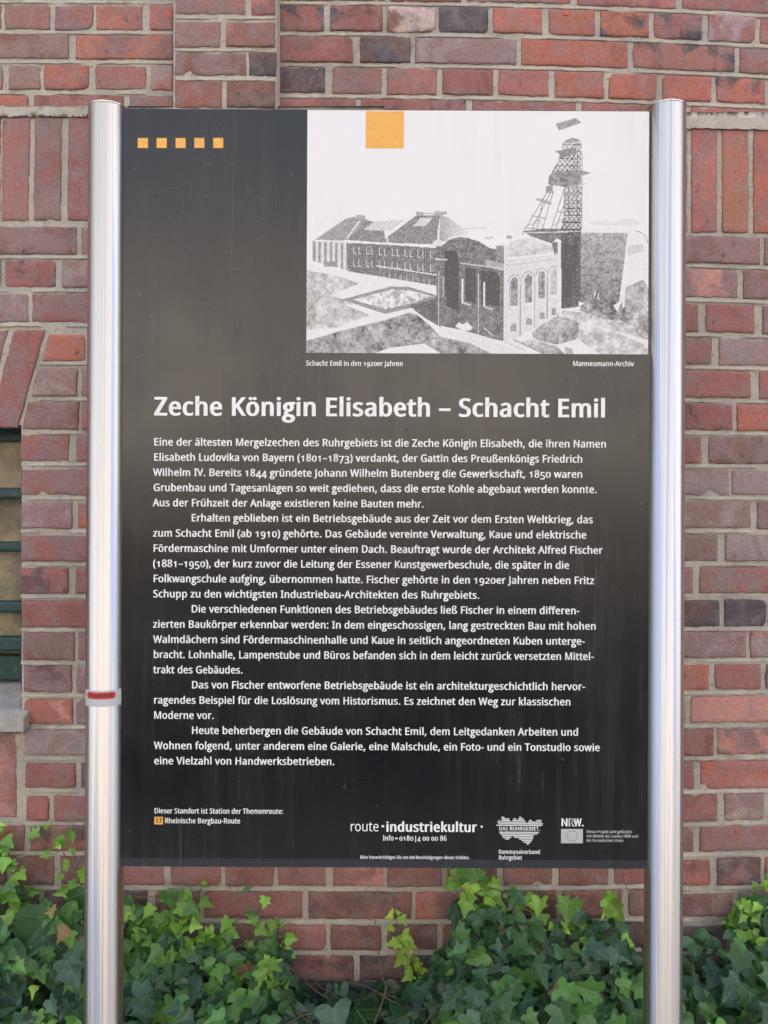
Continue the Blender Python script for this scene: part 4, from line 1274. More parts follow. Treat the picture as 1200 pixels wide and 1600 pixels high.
T = MB()
write(T, "Dieser Standort ist Station der Themenroute:", 241, 443, 1270.8, 8.2, 'semi')
write(T, "Rheinische Bergbau-Route", 257.3, 375.8, 1286.2, 8.2, 'semi')
rect(T, 241, 1276.3, 254.8, 1288.2, None, 1)
write(T, "17", 242.6, 253.4, 1285.8, 7.6, 'semi', False, FRONT - 0.0004, 2)
T.build('station_note', [M_WHITE, M_ORANGE, M_DARKINK], panel)

T = MB()
write(T, "route", 546.4, 592.4, 1298.7, 15.2, 'light')
rect(T, 596.2, 1289.2, 600.2, 1292.6)
write(T, "industriekultur", 603, 745.8, 1299.2, 15.2, 'heavy')
rect(T, 751, 1290, 754.3, 1293.2)
T.build('route_logo', M_WHITE, panel)
T = MB()
write(T, "Info", 598, 615.6, 1313.2, 7.9, 'semi')
a, b, c = P(618, 1308, FRONT), P(618, 1312, FRONT), P(622.6, 1310, FRONT)
T.face([a, b, c])
write(T, "0180", 623.8, 646.4, 1313.4, 7.9, 'semi')
rect(T, 648.7, 1306, 650.0, 1316)
write(T, "4 00 00 86", 652, 698.3, 1313.5, 7.9, 'semi')
T.build('phone_line', M_WHITE, panel)
T = MB()
write(T, "Bitte benachrichtigen Sie uns bei Beschädigungen dieses Schildes.", 562.8, 734.2, 1341.6, 4.9, 'semi')
T.build('damage_notice', M_WHITE, panel)

# striped outline map of the region
T = MB()
STR = [(1277, [(783.5, 788)]), (1277.2, [(811, 815)]), (1279.6, [(784, 796), (802, 806.5), (810, 818)]), (1282, [(779, 781), (783, 797), (800.5, 820), (827, 831), (838.5, 846)]),
       (1284.6, [(777, 822), (825, 846.5)]), (1287.2, [(778.5, 848.5)]), (1289.6, [(775.5, 847)]),
       (1300.4, [(780, 842.5)]), (1303, [(781.5, 840)]), (1305.6, [(784, 834)]), (1308.2, [(785.5, 799), (803, 833.5)]), (1310.8, [(789, 796), (811, 832.5)]),
       (1313.4, [(815, 831)]), (1316, [(818, 829.5)]), (1318.6, [(822.5, 826.5)])]
for y, seg in STR:
    for x0, x1 in seg:
        rect(T, x0, y - 0.72, x1, y + 0.72)
write(T, "DAS RUHRGEBIET.", 779.5, 844.2, 1297.4, 5.8, 'semi')
T.build('region_logo', M_WHITE, panel)
T = MB()
write(T, "Kommunalverband", 779, 844, 1334, 6.4, 'semi')
write(T, "Ruhrgebiet", 779, 816, 1342.9, 6.4, 'semi')
T.build('association_name', M_WHITE, panel)

T = MB()
write(T, "N", 876.6, 888.2, 1290.8, 12.2, 'heavy')
write(T, "R", 887.8, 897.6, 1290.9, 12.2, 'heavy')
write(T, "R", 889.0, 896.8, 1290.0, 10.4, 'light', True, FRONT - 0.0004, 1)
write(T, "W.", 897.0, 913, 1290.9, 12.2, 'heavy')
T.build('state_logo', [M_WHITE, M_DARKINK], panel)

T = MB()
rect(T, 876.6, 1295.2, 910.8, 1317.6)
for k in range(12):
    an = 2 * math.pi * k / 12
    cx, cy = 893.9 + 8.2 * math.sin(an), 1306.3 - 8.2 * math.cos(an)
    st_ = []
    for j in range(10):
        r = 1.35 if j % 2 == 0 else 0.55
        aa = math.pi * j / 5
        st_.append(P(cx + r * math.sin(aa), cy - r * math.cos(aa), FRONT - 0.0004))
    T.face(st_, 1)
T.build('flag_emblem', [M_FLAG, M_DARKINK], panel)
T = MB()
write(T, "Dieses Projekt wird gefördert", 916.4, 987.2, 1301.6, 4.5, 'semi')
write(T, "mit Mitteln des Landes NRW und", 916.4, 997.2, 1308.4, 4.5, 'semi')
write(T, "der Europäischen Union", 916.4, 974.2, 1315.2, 4.5, 'semi')
T.build('funding_note', M_FLAG, panel)

# orange squares
for (x0, y0, x1, y1) in [(215.2, 215.6, 231.2, 231.4), (244.6, 215.6, 260.6, 231.4), (274.3, 215.6, 290, 231.4), (303.7, 215.5, 319.2, 231.2), (333.2, 215.4, 348.8, 231.2)]:
    T = MB()
    rect(T, x0, y0, x1, y1)
    T.build('orange_square', M_ORANGE, panel)
T = MB()
rect(T, 571.6, 173.6, 631, 231.6, FRONT - 0.0005)
q = T.build('orange_square', M_ORANGE, panel)
q['label'] = 'large orange square on the printed photograph'

# ---- the printed archive photograph, a halftone of dark and light dots
PX0, PX1, PY0, PY1 = 479.5, 1013.5, 173.0, 552.5
GW, GH = 534, 380
gx, gy = np.meshgrid(PX0 + (np.arange(GW) + 0.5) * (PX1 - PX0) / GW, PY0 + (np.arange(GH) + 0.5) * (PY1 - PY0) / GH)
tn = np.full((GH, GW), 0.0)
rng = np.random.RandomState(5)


def inside(pts):
    m = np.zeros(gx.shape, bool)
    n = len(pts)
    for i in range(n):
        x0, y0 = pts[i]
        x1, y1 = pts[(i + 1) % n]
        if y0 == y1:
            continue
        c = ((y0 > gy) != (y1 > gy)) & (gx < (x1 - x0) * (gy - y0) / (y1 - y0) + x0)
        m ^= c
    return m


def poly(pts, t, mode='set'):
    m = inside(pts)
    if callable(t):
        t = t(gx, gy)[m]
    if mode == 'set':
        tn[m] = t
    elif mode == 'max':
        tn[m] = np.maximum(tn[m], t)
    else:
        tn[m] = np.minimum(tn[m], t)


def seg(x0, y0, x1, y1, wd, t, mode='max'):
    dx, dy = x1 - x0, y1 - y0
    L = dx * dx + dy * dy + 1e-9
    u = np.clip(((gx - x0) * dx + (gy - y0) * dy) / L, 0, 1)
    m = np.hypot(gx - x0 - u * dx, gy - y0 - u * dy) < wd / 2
    tn[m] = np.maximum(tn[m], t) if mode == 'max' else t


def lown(sc, seed):
    """soft blotchy noise field"""
    r = np.random.RandomState(seed)
    h, w2 = int(GH / sc) + 3, int(GW / sc) + 3
    a = r.rand(h, w2)
    yy, xx = np.arange(GH) / sc, np.arange(GW) / sc
    y0, x0 = yy.astype(int), xx.astype(int)
    fy, fx = (yy - y0)[:, None], (xx - x0)[None, :]
    fy, fx = fy * fy * (3 - 2 * fy), fx * fx * (3 - 2 * fx)
    A = a[np.ix_(y0, x0)]
    B = a[np.ix_(y0, x0 + 1)]
    Cc = a[np.ix_(y0 + 1, x0)]
    D = a[np.ix_(y0 + 1, x0 + 1)]
    return (A * (1 - fx) + B * fx) * (1 - fy) + (Cc * (1 - fx) + D * fx) * fy


n1, n2, n3 = lown(22, 1), lown(9, 2), lown(4, 3)
# ground
poly([(479, 412), (560, 428), (680, 446), (880, 480), (1014, 440), (1014, 553), (479, 553)], 0.06)
hz = np.clip((gy - 335) / 25, 0, 1) * np.clip((372 - gy) / 25, 0, 1)
tn += hz * 0.06 * n1
grass = lambda a: (lambda X, Yv: np.clip(a + (n1 - 0.5) * 0.30 + (n2 - 0.5) * 0.34 + (n3 - 0.5) * 0.34, 0.02, 0.95))
poly([(479, 424), (505, 428), (540, 436), (561, 444), (548, 449), (520, 462), (479, 462)], grass(0.42))
poly([(479, 455), (515, 462), (535, 468), (560, 480), (590, 490), (560, 500), (530, 512), (479, 517)], grass(0.38))
poly([(540, 477), (560, 476), (600, 492), (580, 494)], 0.04)
poly([(479, 534), (530, 519), (598, 502), (640, 489), (652, 492), (672, 508), (690, 527), (735, 536), (770, 553), (690, 553), (664, 537), (610, 544), (584, 553), (479, 553)], grass(0.62))
poly([(700, 520), (735, 520), (800, 545), (815, 553), (770, 553)], 0.12)
# garden bed with its hedge
poly([(534, 469), (612, 448), (640, 449), (684, 462), (684, 470), (650, 480), (602, 491)], 0.66)
poly([(550, 469), (612, 453), (640, 454), (675, 463), (644, 474), (604, 484)], lambda X, Yv: np.clip(0.22 + (n3 - 0.5) * 0.8, 0, 1))
poly([(640, 478), (684, 466), (690, 512), (668, 500), (652, 488)], 0.86)
poly([(652, 490), (690, 512), (690, 520), (676, 512)], 0.05)
# long building
wallL = [(489, 378), (545, 380), (545, 424), (489, 409)]
poly(wallL, lambda X, Yv: np.where(((X - 489) % 8.7) < 4.2, 0.58, 0.12) + 0.1 * n3)
poly([(541, 379), (684, 388), (684, 447), (545, 425)], lambda X, Yv: 0.72 + 0.12 * n3)
poly([(489, 378), (541, 342), (558, 339), (574, 344), (544, 376)], lambda X, Yv: 0.55 + 0.1 * n3)
poly([(543, 376), (573, 345), (584, 347), (568, 360), (600, 361), (603, 380)], lambda X, Yv: 0.66 + 0.1 * n3)
poly([(568, 360), (584, 347), (632, 344), (612, 361)], 0.22)
poly([(600, 380), (604, 372), (650, 337), (688, 336), (684, 360), (684, 382)], lambda X, Yv: 0.66 + 0.1 * n3)
poly([(688, 336), (700, 340), (732, 362), (728, 374), (686, 378)], lambda X, Yv: np.clip(0.52 - (X - 686) * 0.009, 0.06, 1))
poly([(657, 341), (676, 341), (664, 354), (645, 354)], 0.18)
poly([(651, 331), (662, 332), (662, 337), (651, 338)], 0.55)
poly([(680, 330), (698, 331), (698, 336), (680, 337)], 0.5)
seg(662, 334, 680, 334, 2.5, 0.4)
poly([(557, 337), (571, 337), (571, 343), (557, 343)], 0.5)
seg(543, 372, 562, 346, 2.2, 0.06, 'set')
seg(489, 376.5, 545, 379, 2.4, 0.04, 'set')
seg(541, 378.5, 682, 385, 3.2, 0.05, 'set')
seg(588, 416, 682, 430, 1.8, 0.1, 'set')
for k in range(13):
    x = 553 + k * 10 - (2 if k % 2 else 0)
    yo = (x - 545) * 0.055
    for yb in (386, 406):
        seg(x, yb + yo, x, yb + yo + 10, 1.5, 0.12, 'set')
        seg(x + 3.5, yb + yo + 10, x, yb + yo + 10.5, 1.3, 0.2, 'set')
for x in (585, 663, 667):
    seg(x, 384 + (x - 545) * .05, x, 424, 1.6, 0.95)
for k in range(9):
    seg(600 + k * 9, 426 + k * 1.3, 600 + k * 9, 434 + k * 1.3, 1.2, 0.3, 'set')
seg(604, 366, 606, 380, 2, 0.08, 'set')
poly([(505, 410), (523, 410), (526, 418), (507, 418)], 0.65)
# tower base, sheds
poly([(817, 361), (848, 357), (880, 357), (880, 420), (866, 400), (862, 380), (830, 369)], lambda X, Yv: 0.72 + 0.12 * n3)
poly([(876, 358), (906, 356), (909, 360), (909, 478), (878, 482)], lambda X, Yv: 0.84 + 0.12 * n3)
poly([(880, 380), (904, 385), (900, 420), (902, 462), (880, 465)], 0.96)
seg(818, 363.5, 905, 361, 1.5, 0.15, 'set')
poly([(908, 363), (981, 363), (975, 420), (968, 470), (940, 490), (908, 478)], lambda X, Yv: np.clip(0.62 + (Yv - 410) * 0.0022 + (n3 - 0.5) * 0.3, 0, 1))
poly([(908, 357), (975, 354), (1000, 356), (982, 362), (908, 362)], 0.05)
seg(982, 362, 971, 455, 2.4, 0.04, 'set')
poly([(983, 362), (1001, 362), (1009, 372), (1014, 388), (1014, 436), (976, 446)], 0.045)
for k in range(9):
    a0, a1 = k / 9, (k + 1) / 9
    seg(992 + 20 * math.sin(a0 * 1.5), 379 - 19 * math.cos(a0 * 1.5), 992 + 20 * math.sin(a1 * 1.5), 379 - 19 * math.cos(a1 * 1.5), 1.3, 0.55)
poly([(982, 383), (1005, 380), (1004, 392), (981, 398)], 0.28)
poly([(979, 447), (1005, 436), (1014, 450), (1014, 522), (960, 500), (972, 470)], grass(0.5))
seg(976, 445, 974, 478, 4, 0.08, 'set')
poly([(878, 484), (920, 488), (950, 492), (1014, 520), (1014, 530), (940, 510), (880, 497)], grass(0.30))
poly([(915, 470), (960, 478), (975, 500), (940, 497), (905, 484)], grass(0.62))
poly([(832, 520), (848, 503), (872, 493), (900, 500), (918, 514), (900, 530), (870, 538), (835, 530)], grass(0.62))
poly([(905, 505), (950, 512), (1014, 540), (1014, 553), (940, 553), (905, 530)], grass(0.25))
poly([(830, 530), (870, 540), (884, 553), (850, 553), (815, 535)], grass(0.45))
poly([(883, 540), (905, 536), (922, 541), (922, 553), (895, 553)], 0.03)
poly([(883, 540), (895, 545), (897, 553), (885, 553)], 0.5)
seg(800, 529, 850, 552, 1.8, 0.65)
seg(788, 533, 822, 548, 1.4, 0.4)
poly([(905, 470), (914, 473), (905, 479)], 0.04)
seg(930, 455, 929, 463, 1.6, 0.1, 'set')
seg(936, 457, 934, 466, 1.4, 0.15, 'set')
# engine house: shaded front
poly([(681, 384), (692, 383), (702, 375), (716, 371), (730, 371.5), (748, 377), (766, 388), (776, 389), (788, 390), (788, 533), (765, 528), (728, 517), (684, 508)], lambda X, Yv: np.clip(0.80 + (n3 - 0.5) * 0.16, 0, 1))
poly([(696, 392), (714, 392), (718, 420), (718, 488), (698, 478), (694, 420)], 0.97)
poly([(728, 418), (745, 420), (745, 474), (728, 470)], 0.99)
poly([(751, 422), (778, 426), (782, 440), (780, 478), (752, 476)], 0.97)
poly([(760, 405), (788, 412), (788, 424), (758, 416)], 0.5)
seg(681, 405, 698, 406, 2.5, 0.25, 'set')
seg(720, 411, 785, 420, 2.0, 0.3, 'set')
for (x, y0, y1) in ((723, 437, 472), (757, 442, 478)):
    seg(x, y0, x, y1, 3.4, 0.12, 'set')
    seg(x - 1, y1 + 1, x + 13, y1 + 5, 2, 0.2, 'set')
for (x, y0, y1) in ((686, 424, 510), (748, 428, 522), (693, 432, 462)):
    for y in np.arange(y0, y1, 3.2):
        seg(x, y, x, y + 1.7, 1.4, 0.15, 'set')
poly([(712, 510), (717, 504), (724, 507), (731, 503), (739, 512), (736, 517), (722, 516)], 0.05)
seg(757, 512, 770, 524, 2, 0.3, 'set')
# sunlit side and barrel roof
poly([(788, 406), (872, 397), (876, 490), (836, 514), (800, 531), (788, 533)], lambda X, Yv: 0.10 + 0.10 * n3)
poly([(795, 402), (794, 384), (800, 377), (815, 372), (832, 371), (846, 375), (860, 384), (872, 394)], lambda X, Yv: np.clip(0.24 + (n3 - 0.5) * 0.3 + (Yv - 385) * 0.006, 0, 1))
seg(794, 404, 873, 394.5, 3, 0.03, 'set')
seg(790, 415, 873, 404, 1, 0.4)
seg(832, 371, 862, 384, 1.5, 0.05, 'set')
for (cx, wd, yt, yb) in ((804.5, 11, 433, 478), (826.5, 11, 428, 473), (847, 10, 423, 466), (866, 8.5, 419, 460)):
    arch = [(cx - wd / 2, yb)] + [(cx - wd / 2 * math.cos(a), yt + 7 - 7 * math.sin(a)) for a in np.linspace(0, math.pi, 9)] + [(cx + wd / 2, yb)]
    poly(arch, (lambda X, Yv: 0.62 + 0.35 * (n3 - 0.4)) if cx < 860 else (lambda X, Yv: 0.35 + 0.3 * (n3 - 0.4)))
    for k in range(8):
        a0, a1 = math.pi * k / 8, math.pi * (k + 1) / 8
        seg(cx - (wd / 2 + 4) * math.cos(a0), yt + 6 - 10 * math.sin(a0), cx - (wd / 2 + 4) * math.cos(a1), yt + 6 - 10 * math.sin(a1), 1.3, 0.55)
    seg(cx - wd / 2 - 1, yb + 3, cx + wd / 2 + 2, yb + 1, 2, 0.04, 'set')
for (x, y0, y1) in ((813.5, 445, 524), (836, 440, 512), (855.5, 432, 497), (872.5, 425, 496), (797, 440, 482)):
    seg(x, y0, x, y1, 1.1, 0.6)
for (cx, cy, w_, h_) in ((803.5, 511, 9, 13), (827, 502, 9, 11), (847.5, 492.5, 8, 11), (866, 486, 7, 11)):
    poly([(cx - w_ / 2, cy + h_ / 2), (cx - w_ / 2, cy - h_ / 3), (cx, cy - h_ / 2), (cx + w_ / 2, cy - h_ / 3), (cx + w_ / 2, cy + h_ / 2)], 0.6)
# corner turrets
for (x0, x1, y0, y1, t0) in ((677, 691, 378, 385, 0.15), (776, 788, 383, 408, 0.7), (788, 795, 383, 406, 0.12), (866, 872, 378, 396, 0.8), (872, 877, 377, 490, 0.08)):
    poly([(x0, y0), (x1, y0), (x1, y1), (x0, y1)], t0)
poly([(676, 379), (684, 373), (692, 379)], 0.12)
poly([(773, 384), (784, 377), (796, 384)], 0.05)
poly([(863, 378), (871, 371.5), (879, 378)], 0.04)
seg(700, 373.5, 716, 368.5, 2.2, 0.03, 'set')
seg(716, 368.5, 735, 370, 2.2, 0.03, 'set')
seg(735, 370, 770, 385, 2.2, 0.03, 'set')
poly([(757, 370), (770, 369), (771, 373), (758, 374)], 0.3)
poly([(792, 368), (800, 368), (800, 373), (792, 373)], 0.55)
seg(727, 357, 760, 356, 1, 0.35)
# winding tower
def lattice(pts, base, seed):
    def f(X, Yv):
        a = np.abs(((X * 1.25 + Yv) % 9.0) - 4.5) < 0.75
        b = np.abs(((X * 1.25 - Yv) % 9.0) - 4.5) < 0.75
        h = np.abs((Yv % 11.0) - 5.5) < 0.8
        return np.clip(np.where(a | b | h, base + 0.42, base * 0.42) + (n3 - 0.5) * 0.3, 0, 1)
    poly(pts, f)


poly([(867, 193), (899, 183.5), (908, 191), (873, 203)], lambda X, Yv: 0.50 + 0.2 * n3)
poly([(878, 223), (884, 218), (893, 215), (902, 216), (907, 220), (896, 221), (880, 226)], 0.62)
lattice([(878, 222), (908, 222), (909, 240), (878, 240)], 0.38, 21)
poly([(866, 236), (880, 233), (897, 230), (902, 236), (896, 245), (884, 252), (872, 250), (874, 240)], 0.68)
lattice([(872, 248), (896, 240), (908, 240), (908, 268), (862, 268)], 0.50, 22)
poly([(856, 283), (858, 274), (864, 267), (880, 266), (907, 266), (908, 289), (880, 291), (857, 288)], lambda X, Yv: 0.66 + 0.35 * (n3 - 0.4))
poly([(904, 264), (922, 269), (918, 272), (906, 273)], 0.6)
poly([(905, 285), (917, 286), (906, 289)], 0.35)
poly([(852, 291), (863, 288), (864, 301), (853, 301)], 0.62)
lattice([(881, 291), (909, 291), (909, 345), (880, 345)], 0.40, 23)
for x in (882, 888.5, 895, 901.5, 909):
    seg(x, 240 if x > 893 else 291, x, 356, 1.5, 0.7)
for y in (302, 318, 330, 341):
    seg(881, y, 909, y - 1, 1.8, 0.62)
poly([(881, 299), (906, 299), (906, 305), (881, 307)], 0.55)
lattice([(879, 340), (907, 340), (909, 360), (876, 360)], 0.85, 24)
for (x0, y0, x1, y1) in ((855, 299, 816, 366), (864, 299, 847, 360), (860, 300, 829, 362), (850, 306, 838, 360), (881, 296, 861, 358), (884, 310, 868, 358)):
    seg(x0, y0, x1, y1, 1.5, 0.62)
for (x0, y0, x1, y1, wd) in ((840, 311, 859, 317, 5), (830, 336, 852, 341, 2), (820, 356, 848, 358, 2), (846, 330, 832, 352, 1), (838, 338, 850, 357, 1), (824, 352, 846, 344, 1), (872, 330, 882, 332, 2), (864, 352, 884, 340, 1.2)):
    seg(x0, y0, x1, y1, wd, 0.5)
for k in range(60):
    seg(920 + rng.rand() * 80, 341 + rng.rand() * 10, 921 + rng.rand() * 80, 350, 0.8, 0.0)
poly([(920, 346), (945, 344), (960, 347), (970, 341), (990, 340), (1000, 348), (995, 352), (925, 351)], 0.13)
# halftone
wn = rng.rand(GH, GW)
sm = (wn + np.roll(wn, 1, 0) + np.roll(wn, 1, 1) + np.roll(wn, (1, 1), (0, 1))) / 4
hp = wn + (wn - sm) * 0.5
order = np.argsort(np.argsort(hp.ravel())).reshape(GH, GW) / (GH * GW)
ink = (order < np.clip(tn, 0, 1)).astype(np.float32)
paper = np.array((0.80, 0.775, 0.765))
black = np.array((0.050, 0.047, 0.044))
tn = np.where(tn > 0.3, np.clip(tn * 1.08, 0, 1), tn)
ink = 0.30 * ink + 0.70 * np.clip(tn, 0, 1)
colr = paper[None, None, :] * (1 - ink[..., None]) + black[None, None, :] * ink[..., None]

me = bpy.data.meshes.new('photo_print')
vx_ = np.linspace(PX0, PX1, GW + 1)
vy_ = np.linspace(PY0, PY1, GH + 1)
dd = FRONT
xw = (vx_ - 600 - (800 - 363) * SR) * dd / F
zw = CAMZ + (800 - vy_ + (746 - 600) * SR) * dd / F
VX, VZ = np.meshgrid(xw, zw)
co = np.stack([VX, np.full_like(VX, dd), VZ], -1).reshape(-1, 3).astype(np.float32)
ii = np.arange(GH * (GW + 1)).reshape(GH, GW + 1)[:, :GW].ravel()
fa = np.stack([ii, ii + GW + 1, ii + GW + 2, ii + 1], -1).astype(np.int32)
me.vertices.add(len(co))
me.vertices.foreach_set('co', co.ravel())
me.loops.add(fa.size)
me.loops.foreach_set('vertex_index', fa.ravel())
me.polygons.add(len(fa))
me.polygons.foreach_set('loop_start', np.arange(0, fa.size, 4, dtype=np.int32))
me.update(calc_edges=True)
at = me.color_attributes.new('ink', 'FLOAT_COLOR', 'CORNER')
cc = np.concatenate([colr, np.ones((GH, GW, 1))], -1).reshape(-1, 4)
at.data.foreach_set('color', np.repeat(cc, 4, axis=0).astype(np.float32).ravel())
me.materials.append(M_PRINT)
me.validate()
link_mesh('photo_print', me, panel)

# ---- sticker round the left post
ST = MB()


def on_post(u, z, lift):
    """u in metres round the post from its front, z height"""
    an = -math.pi / 2 + u / RP
    return (xl_ + (RP + lift) * math.cos(an), AX + (RP + lift) * math.sin(an), z)


def curved(u0, u1, z0, z1, lift, mi, round_=0.0, n=18):
    for i in range(n):
        a0, a1 = u0 + (u1 - u0) * i / n, u0 + (u1 - u0) * (i + 1) / n
        def dz(u):
            e = min(u - u0, u1 - u)
            return 0 if not round_ or e > round_ else round_ - math.sqrt(max(0, round_ ** 2 - (round_ - e) ** 2))
        ST.face([on_post(a0, z0 + dz(a0), lift), on_post(a1, z0 + dz(a1), lift), on_post(a1, z1 - dz(a1), lift), on_post(a0, z1 - dz(a0), lift)], mi)


zs1, zs0 = P(163, 1078.5, DP - 0.02).z, P(163, 1104, DP - 0.02).z
curved(-0.043, 0.045, zs0, zs1, 0.00022, 0, n=40)
curved(-0.043, 0.045, zs1 - 0.0011, zs1, 0.0003, 2, n=40)
curved(-0.043, 0.045, zs0, zs0 + 0.0010, 0.0003, 2, n=40)
curved(-0.029, 0.031, zs1 - 0.0165, zs1 - 0.0035, 0.00035, 1, 0.0062, n=60)
curved(-0.03, 0.03, zs0 + 0.0075, zs0 + 0.0083, 0.00035, 2)
curved(-0.03, 0.03, zs0 + 0.0045, zs0 + 0.0052, 0.00035, 2)
old, tab, cap, xh = GL['heavy']
nat = sum(tab[ch][2] for ch in "SOMMER")
xx = 0
for ch in "SOMMER":
    v, f, adv = tab[ch]
    n = len(ST.v)
    for a_, b_ in v:
        ST.v.append(on_post(-0.023 + (xx + float(a_)) * 0.048 / nat, zs1 - 0.0132 + float(b_) * 0.0066 / cap, 0.0006))
    for q in f:
        ST.f.append(tuple(n + i for i in q))
        ST.mi.append(3)
    xx += adv
# dark blot at the left end of the sticker
for k in range(1):
    c_, r_ = -0.0395, 0.0022
    ST.face([on_post(c_ + r_ * math.cos(t_ * math.pi / 5), zs1 - 0.0125 + r_ * 1.4 * math.sin(t_ * math.pi / 5), 0.0005) for t_ in range(10)], 3)
st = ST.build('sticker', [M_PAPER, M_RED, M_FLAG, M_DARKINK], posts[0], smooth=False)

# ------------------------------------------------------------------ plants
def outline(pts, sub=3):
    """smooth closed half outline mirrored to a full leaf"""
    full = pts + [(-x, y) for x, y in reversed(pts[1:-1])]
    return full


IVY = outline([(0, 0.02), (0.10, -0.09), (0.24, -0.15), (0.40, -0.12), (0.50, -0.02), (0.43, 0.08), (0.36, 0.20), (0.44, 0.30), (0.56, 0.40), (0.42, 0.45), (0.27, 0.52), (0.20, 0.66), (0.11, 0.84), (0, 1.0)])
IVY3 = outline([(0, 0.0), (0.12, -0.05), (0.28, -0.02), (0.40, 0.08), (0.52, 0.22), (0.38, 0.34), (0.24, 0.44), (0.19, 0.62), (0.10, 0.82), (0, 1.0)])
OVAL = outline([(0, 0), (0.10, 0.02), (0.22, 0.12), (0.30, 0.30), (0.315, 0.50), (0.25, 0.72), (0.13, 0.90), (0, 1.0)])
BIG = outline([(0, 0.08), (0.08, -0.04), (0.22, -0.10), (0.34, -0.06), (0.44, 0.02), (0.47, 0.09), (0.55, 0.13), (0.55, 0.22), (0.62, 0.30), (0.57, 0.37), (0.60, 0.46), (0.50, 0.52), (0.50, 0.60), (0.38, 0.64), (0.34, 0.74), (0.22, 0.80), (0.14, 0.92), (0, 1.02)])
PALE = {
    'young': [(122, 168, 66), (140, 184, 76), (108, 156, 62), (150, 190, 84)],
    'mid': [(96, 146, 74), (84, 132, 68), (104, 152, 76), (80, 124, 72)],
    'dark': [(56, 98, 58), (66, 110, 66), (48, 88, 54), (76, 120, 72), (58, 96, 70)],
    'blue': [(72, 112, 92), (64, 104, 86), (86, 124, 102)],
    'oval': [(68, 112, 74), (78, 122, 80), (58, 102, 68), (88, 134, 86)],
    'brown': [(150, 116, 70), (120, 88, 58), (168, 150, 80)],
    'lime': [(166, 192, 80), (154, 186, 70), (146, 178, 64)],
    'big': [(92, 132, 90), (82, 122, 88), (98, 138, 98)],
}


class Plant:
    def __init__(self):
        self.m = MB()
        self.m.att = {'tone': []}
        self.m.uv = []
        self.s = MB()
        self.loose = []

    def leaf(self, pos, size, shape, kind, tip=None, nrm=None):
        pos = Vector(pos)
        if tip is None:
            a = random.gauss(0, 0.9)
            tip = Vector((math.sin(a), -0.25 + random.gauss(0, 0.2), -math.cos(a)))
        if nrm is None:
            nrm = Vector((random.gauss(0, 0.5), -1.0, random.uniform(-0.15, 1.5)))
        n = nrm.normalized()
        tv = (tip - n * tip.dot(n)).normalized()
        sv = tv.cross(n).normalized()
        if kind in ('mid', 'dark', 'oval') and random.random() < 0.018:
            kind = 'brown'
        c = s2l(random.choice(PALE[kind]))
        j = random.uniform(0.62, 1.22) * {'young': 1.25, 'lime': 1.15, 'dark': 0.98, 'blue': 0.92, 'oval': 1.0, 'mid': 1.08}.get(kind, 1.0)
        col = (c[0] * j * 0.92, c[1] * j * 0.92, c[2] * j * 0.92, 1)
        fold = random.uniform(0.05, 0.60)
        curl = random.uniform(-0.10, 0.40)
        wv = random.uniform(0, 6.28)
        wd = random.uniform(0.86, 1.12)
        o2 = [(x * wd * random.uniform(0.95, 1.05), y * random.uniform(0.98, 1.02)) for x, y in shape]

        def place(x, y):
            z = abs(x) * fold - curl * y * y * 0.5 + 0.035 * math.sin(7 * y + wv + 4 * x)
            self.m.v.append(tuple(pos + sv * (x * size) + tv * (y * size) + n * (z * size)))
            self.m.att['tone'].append(col)
            self.m.uv.append((x, y))
        n0 = len(self.m.v)
        cy = 0.30
        K = len(o2)
        place(0, cy)
        for f_ in (0.36, 0.7, 1.0):
            for x, y in o2:
                place(x * f_, cy + (y - cy) * f_)
        for i in range(K):
            jn = (i + 1) % K
            self.m.f.append((n0, n0 + 1 + i, n0 + 1 + jn))
            self.m.mi.append(0)
            for r in range(2):
                a_ = n0 + 1 + r * K
                b_ = a_ + K
                self.m.f.append((a_ + i, b_ + i, b_ + jn, a_ + jn))
                self.m.mi.append(0)

    def stem(self, pts, r0=0.0018, r1=0.0007):
        self.s.tube(pts, r0, r1)

    def tendril(self, pts, r0, r1):
        t = MB()
        t.tube(pts, r0, r1)
        self.loose.append(t)

    def petiole(self, a, b):
        a, b = Vector(a), Vector(b)
        mid = (a + b) / 2 + Vector((0, -0.004, -0.006))
        self.s.tube([a, mid, b], 0.0008, 0.0006, 4)

    def build(self, root, leafname='foliage'):
        self.m.build(leafname, M_LEAF, root, smooth=True)
        if self.s.v:
            self.s.build('stem', M_STEM, root, smooth=True)
        for t in self.loose:
            t.build('tendril', M_STEM, root, smooth=True)


TOP = [(-120, 1300), (-20, 1295), (8, 1300), (22, 1345), (48, 1372), (66, 1300), (90, 1310), (112, 1310), (128, 1335), (190, 1395), (236, 1395), (262, 1392), (300, 1392), (318, 1395), (335, 1420),
       (390, 1430), (412, 1415), (432, 1440), (446, 1462), (448, 1510), (470, 1545), (600, 1545), (640, 1525), (676, 1505), (700, 1470), (712, 1375), (745, 1372), (785, 1385), (810, 1398), (850, 1398),
       (900, 1405), (945, 1395), (968, 1412), (1000, 1445), (1068, 1450), (1100, 1442), (1140, 1425), (1178, 1395), (1205, 1378), (1330, 1380)]


def top(x):
    for (x0, y0), (x1, y1) in zip(TOP, TOP[1:]):
        if x0 <= x <= x1:
            return y0 + (y1 - y0) * (x - x0) / (x1 - x0)
    return 1400


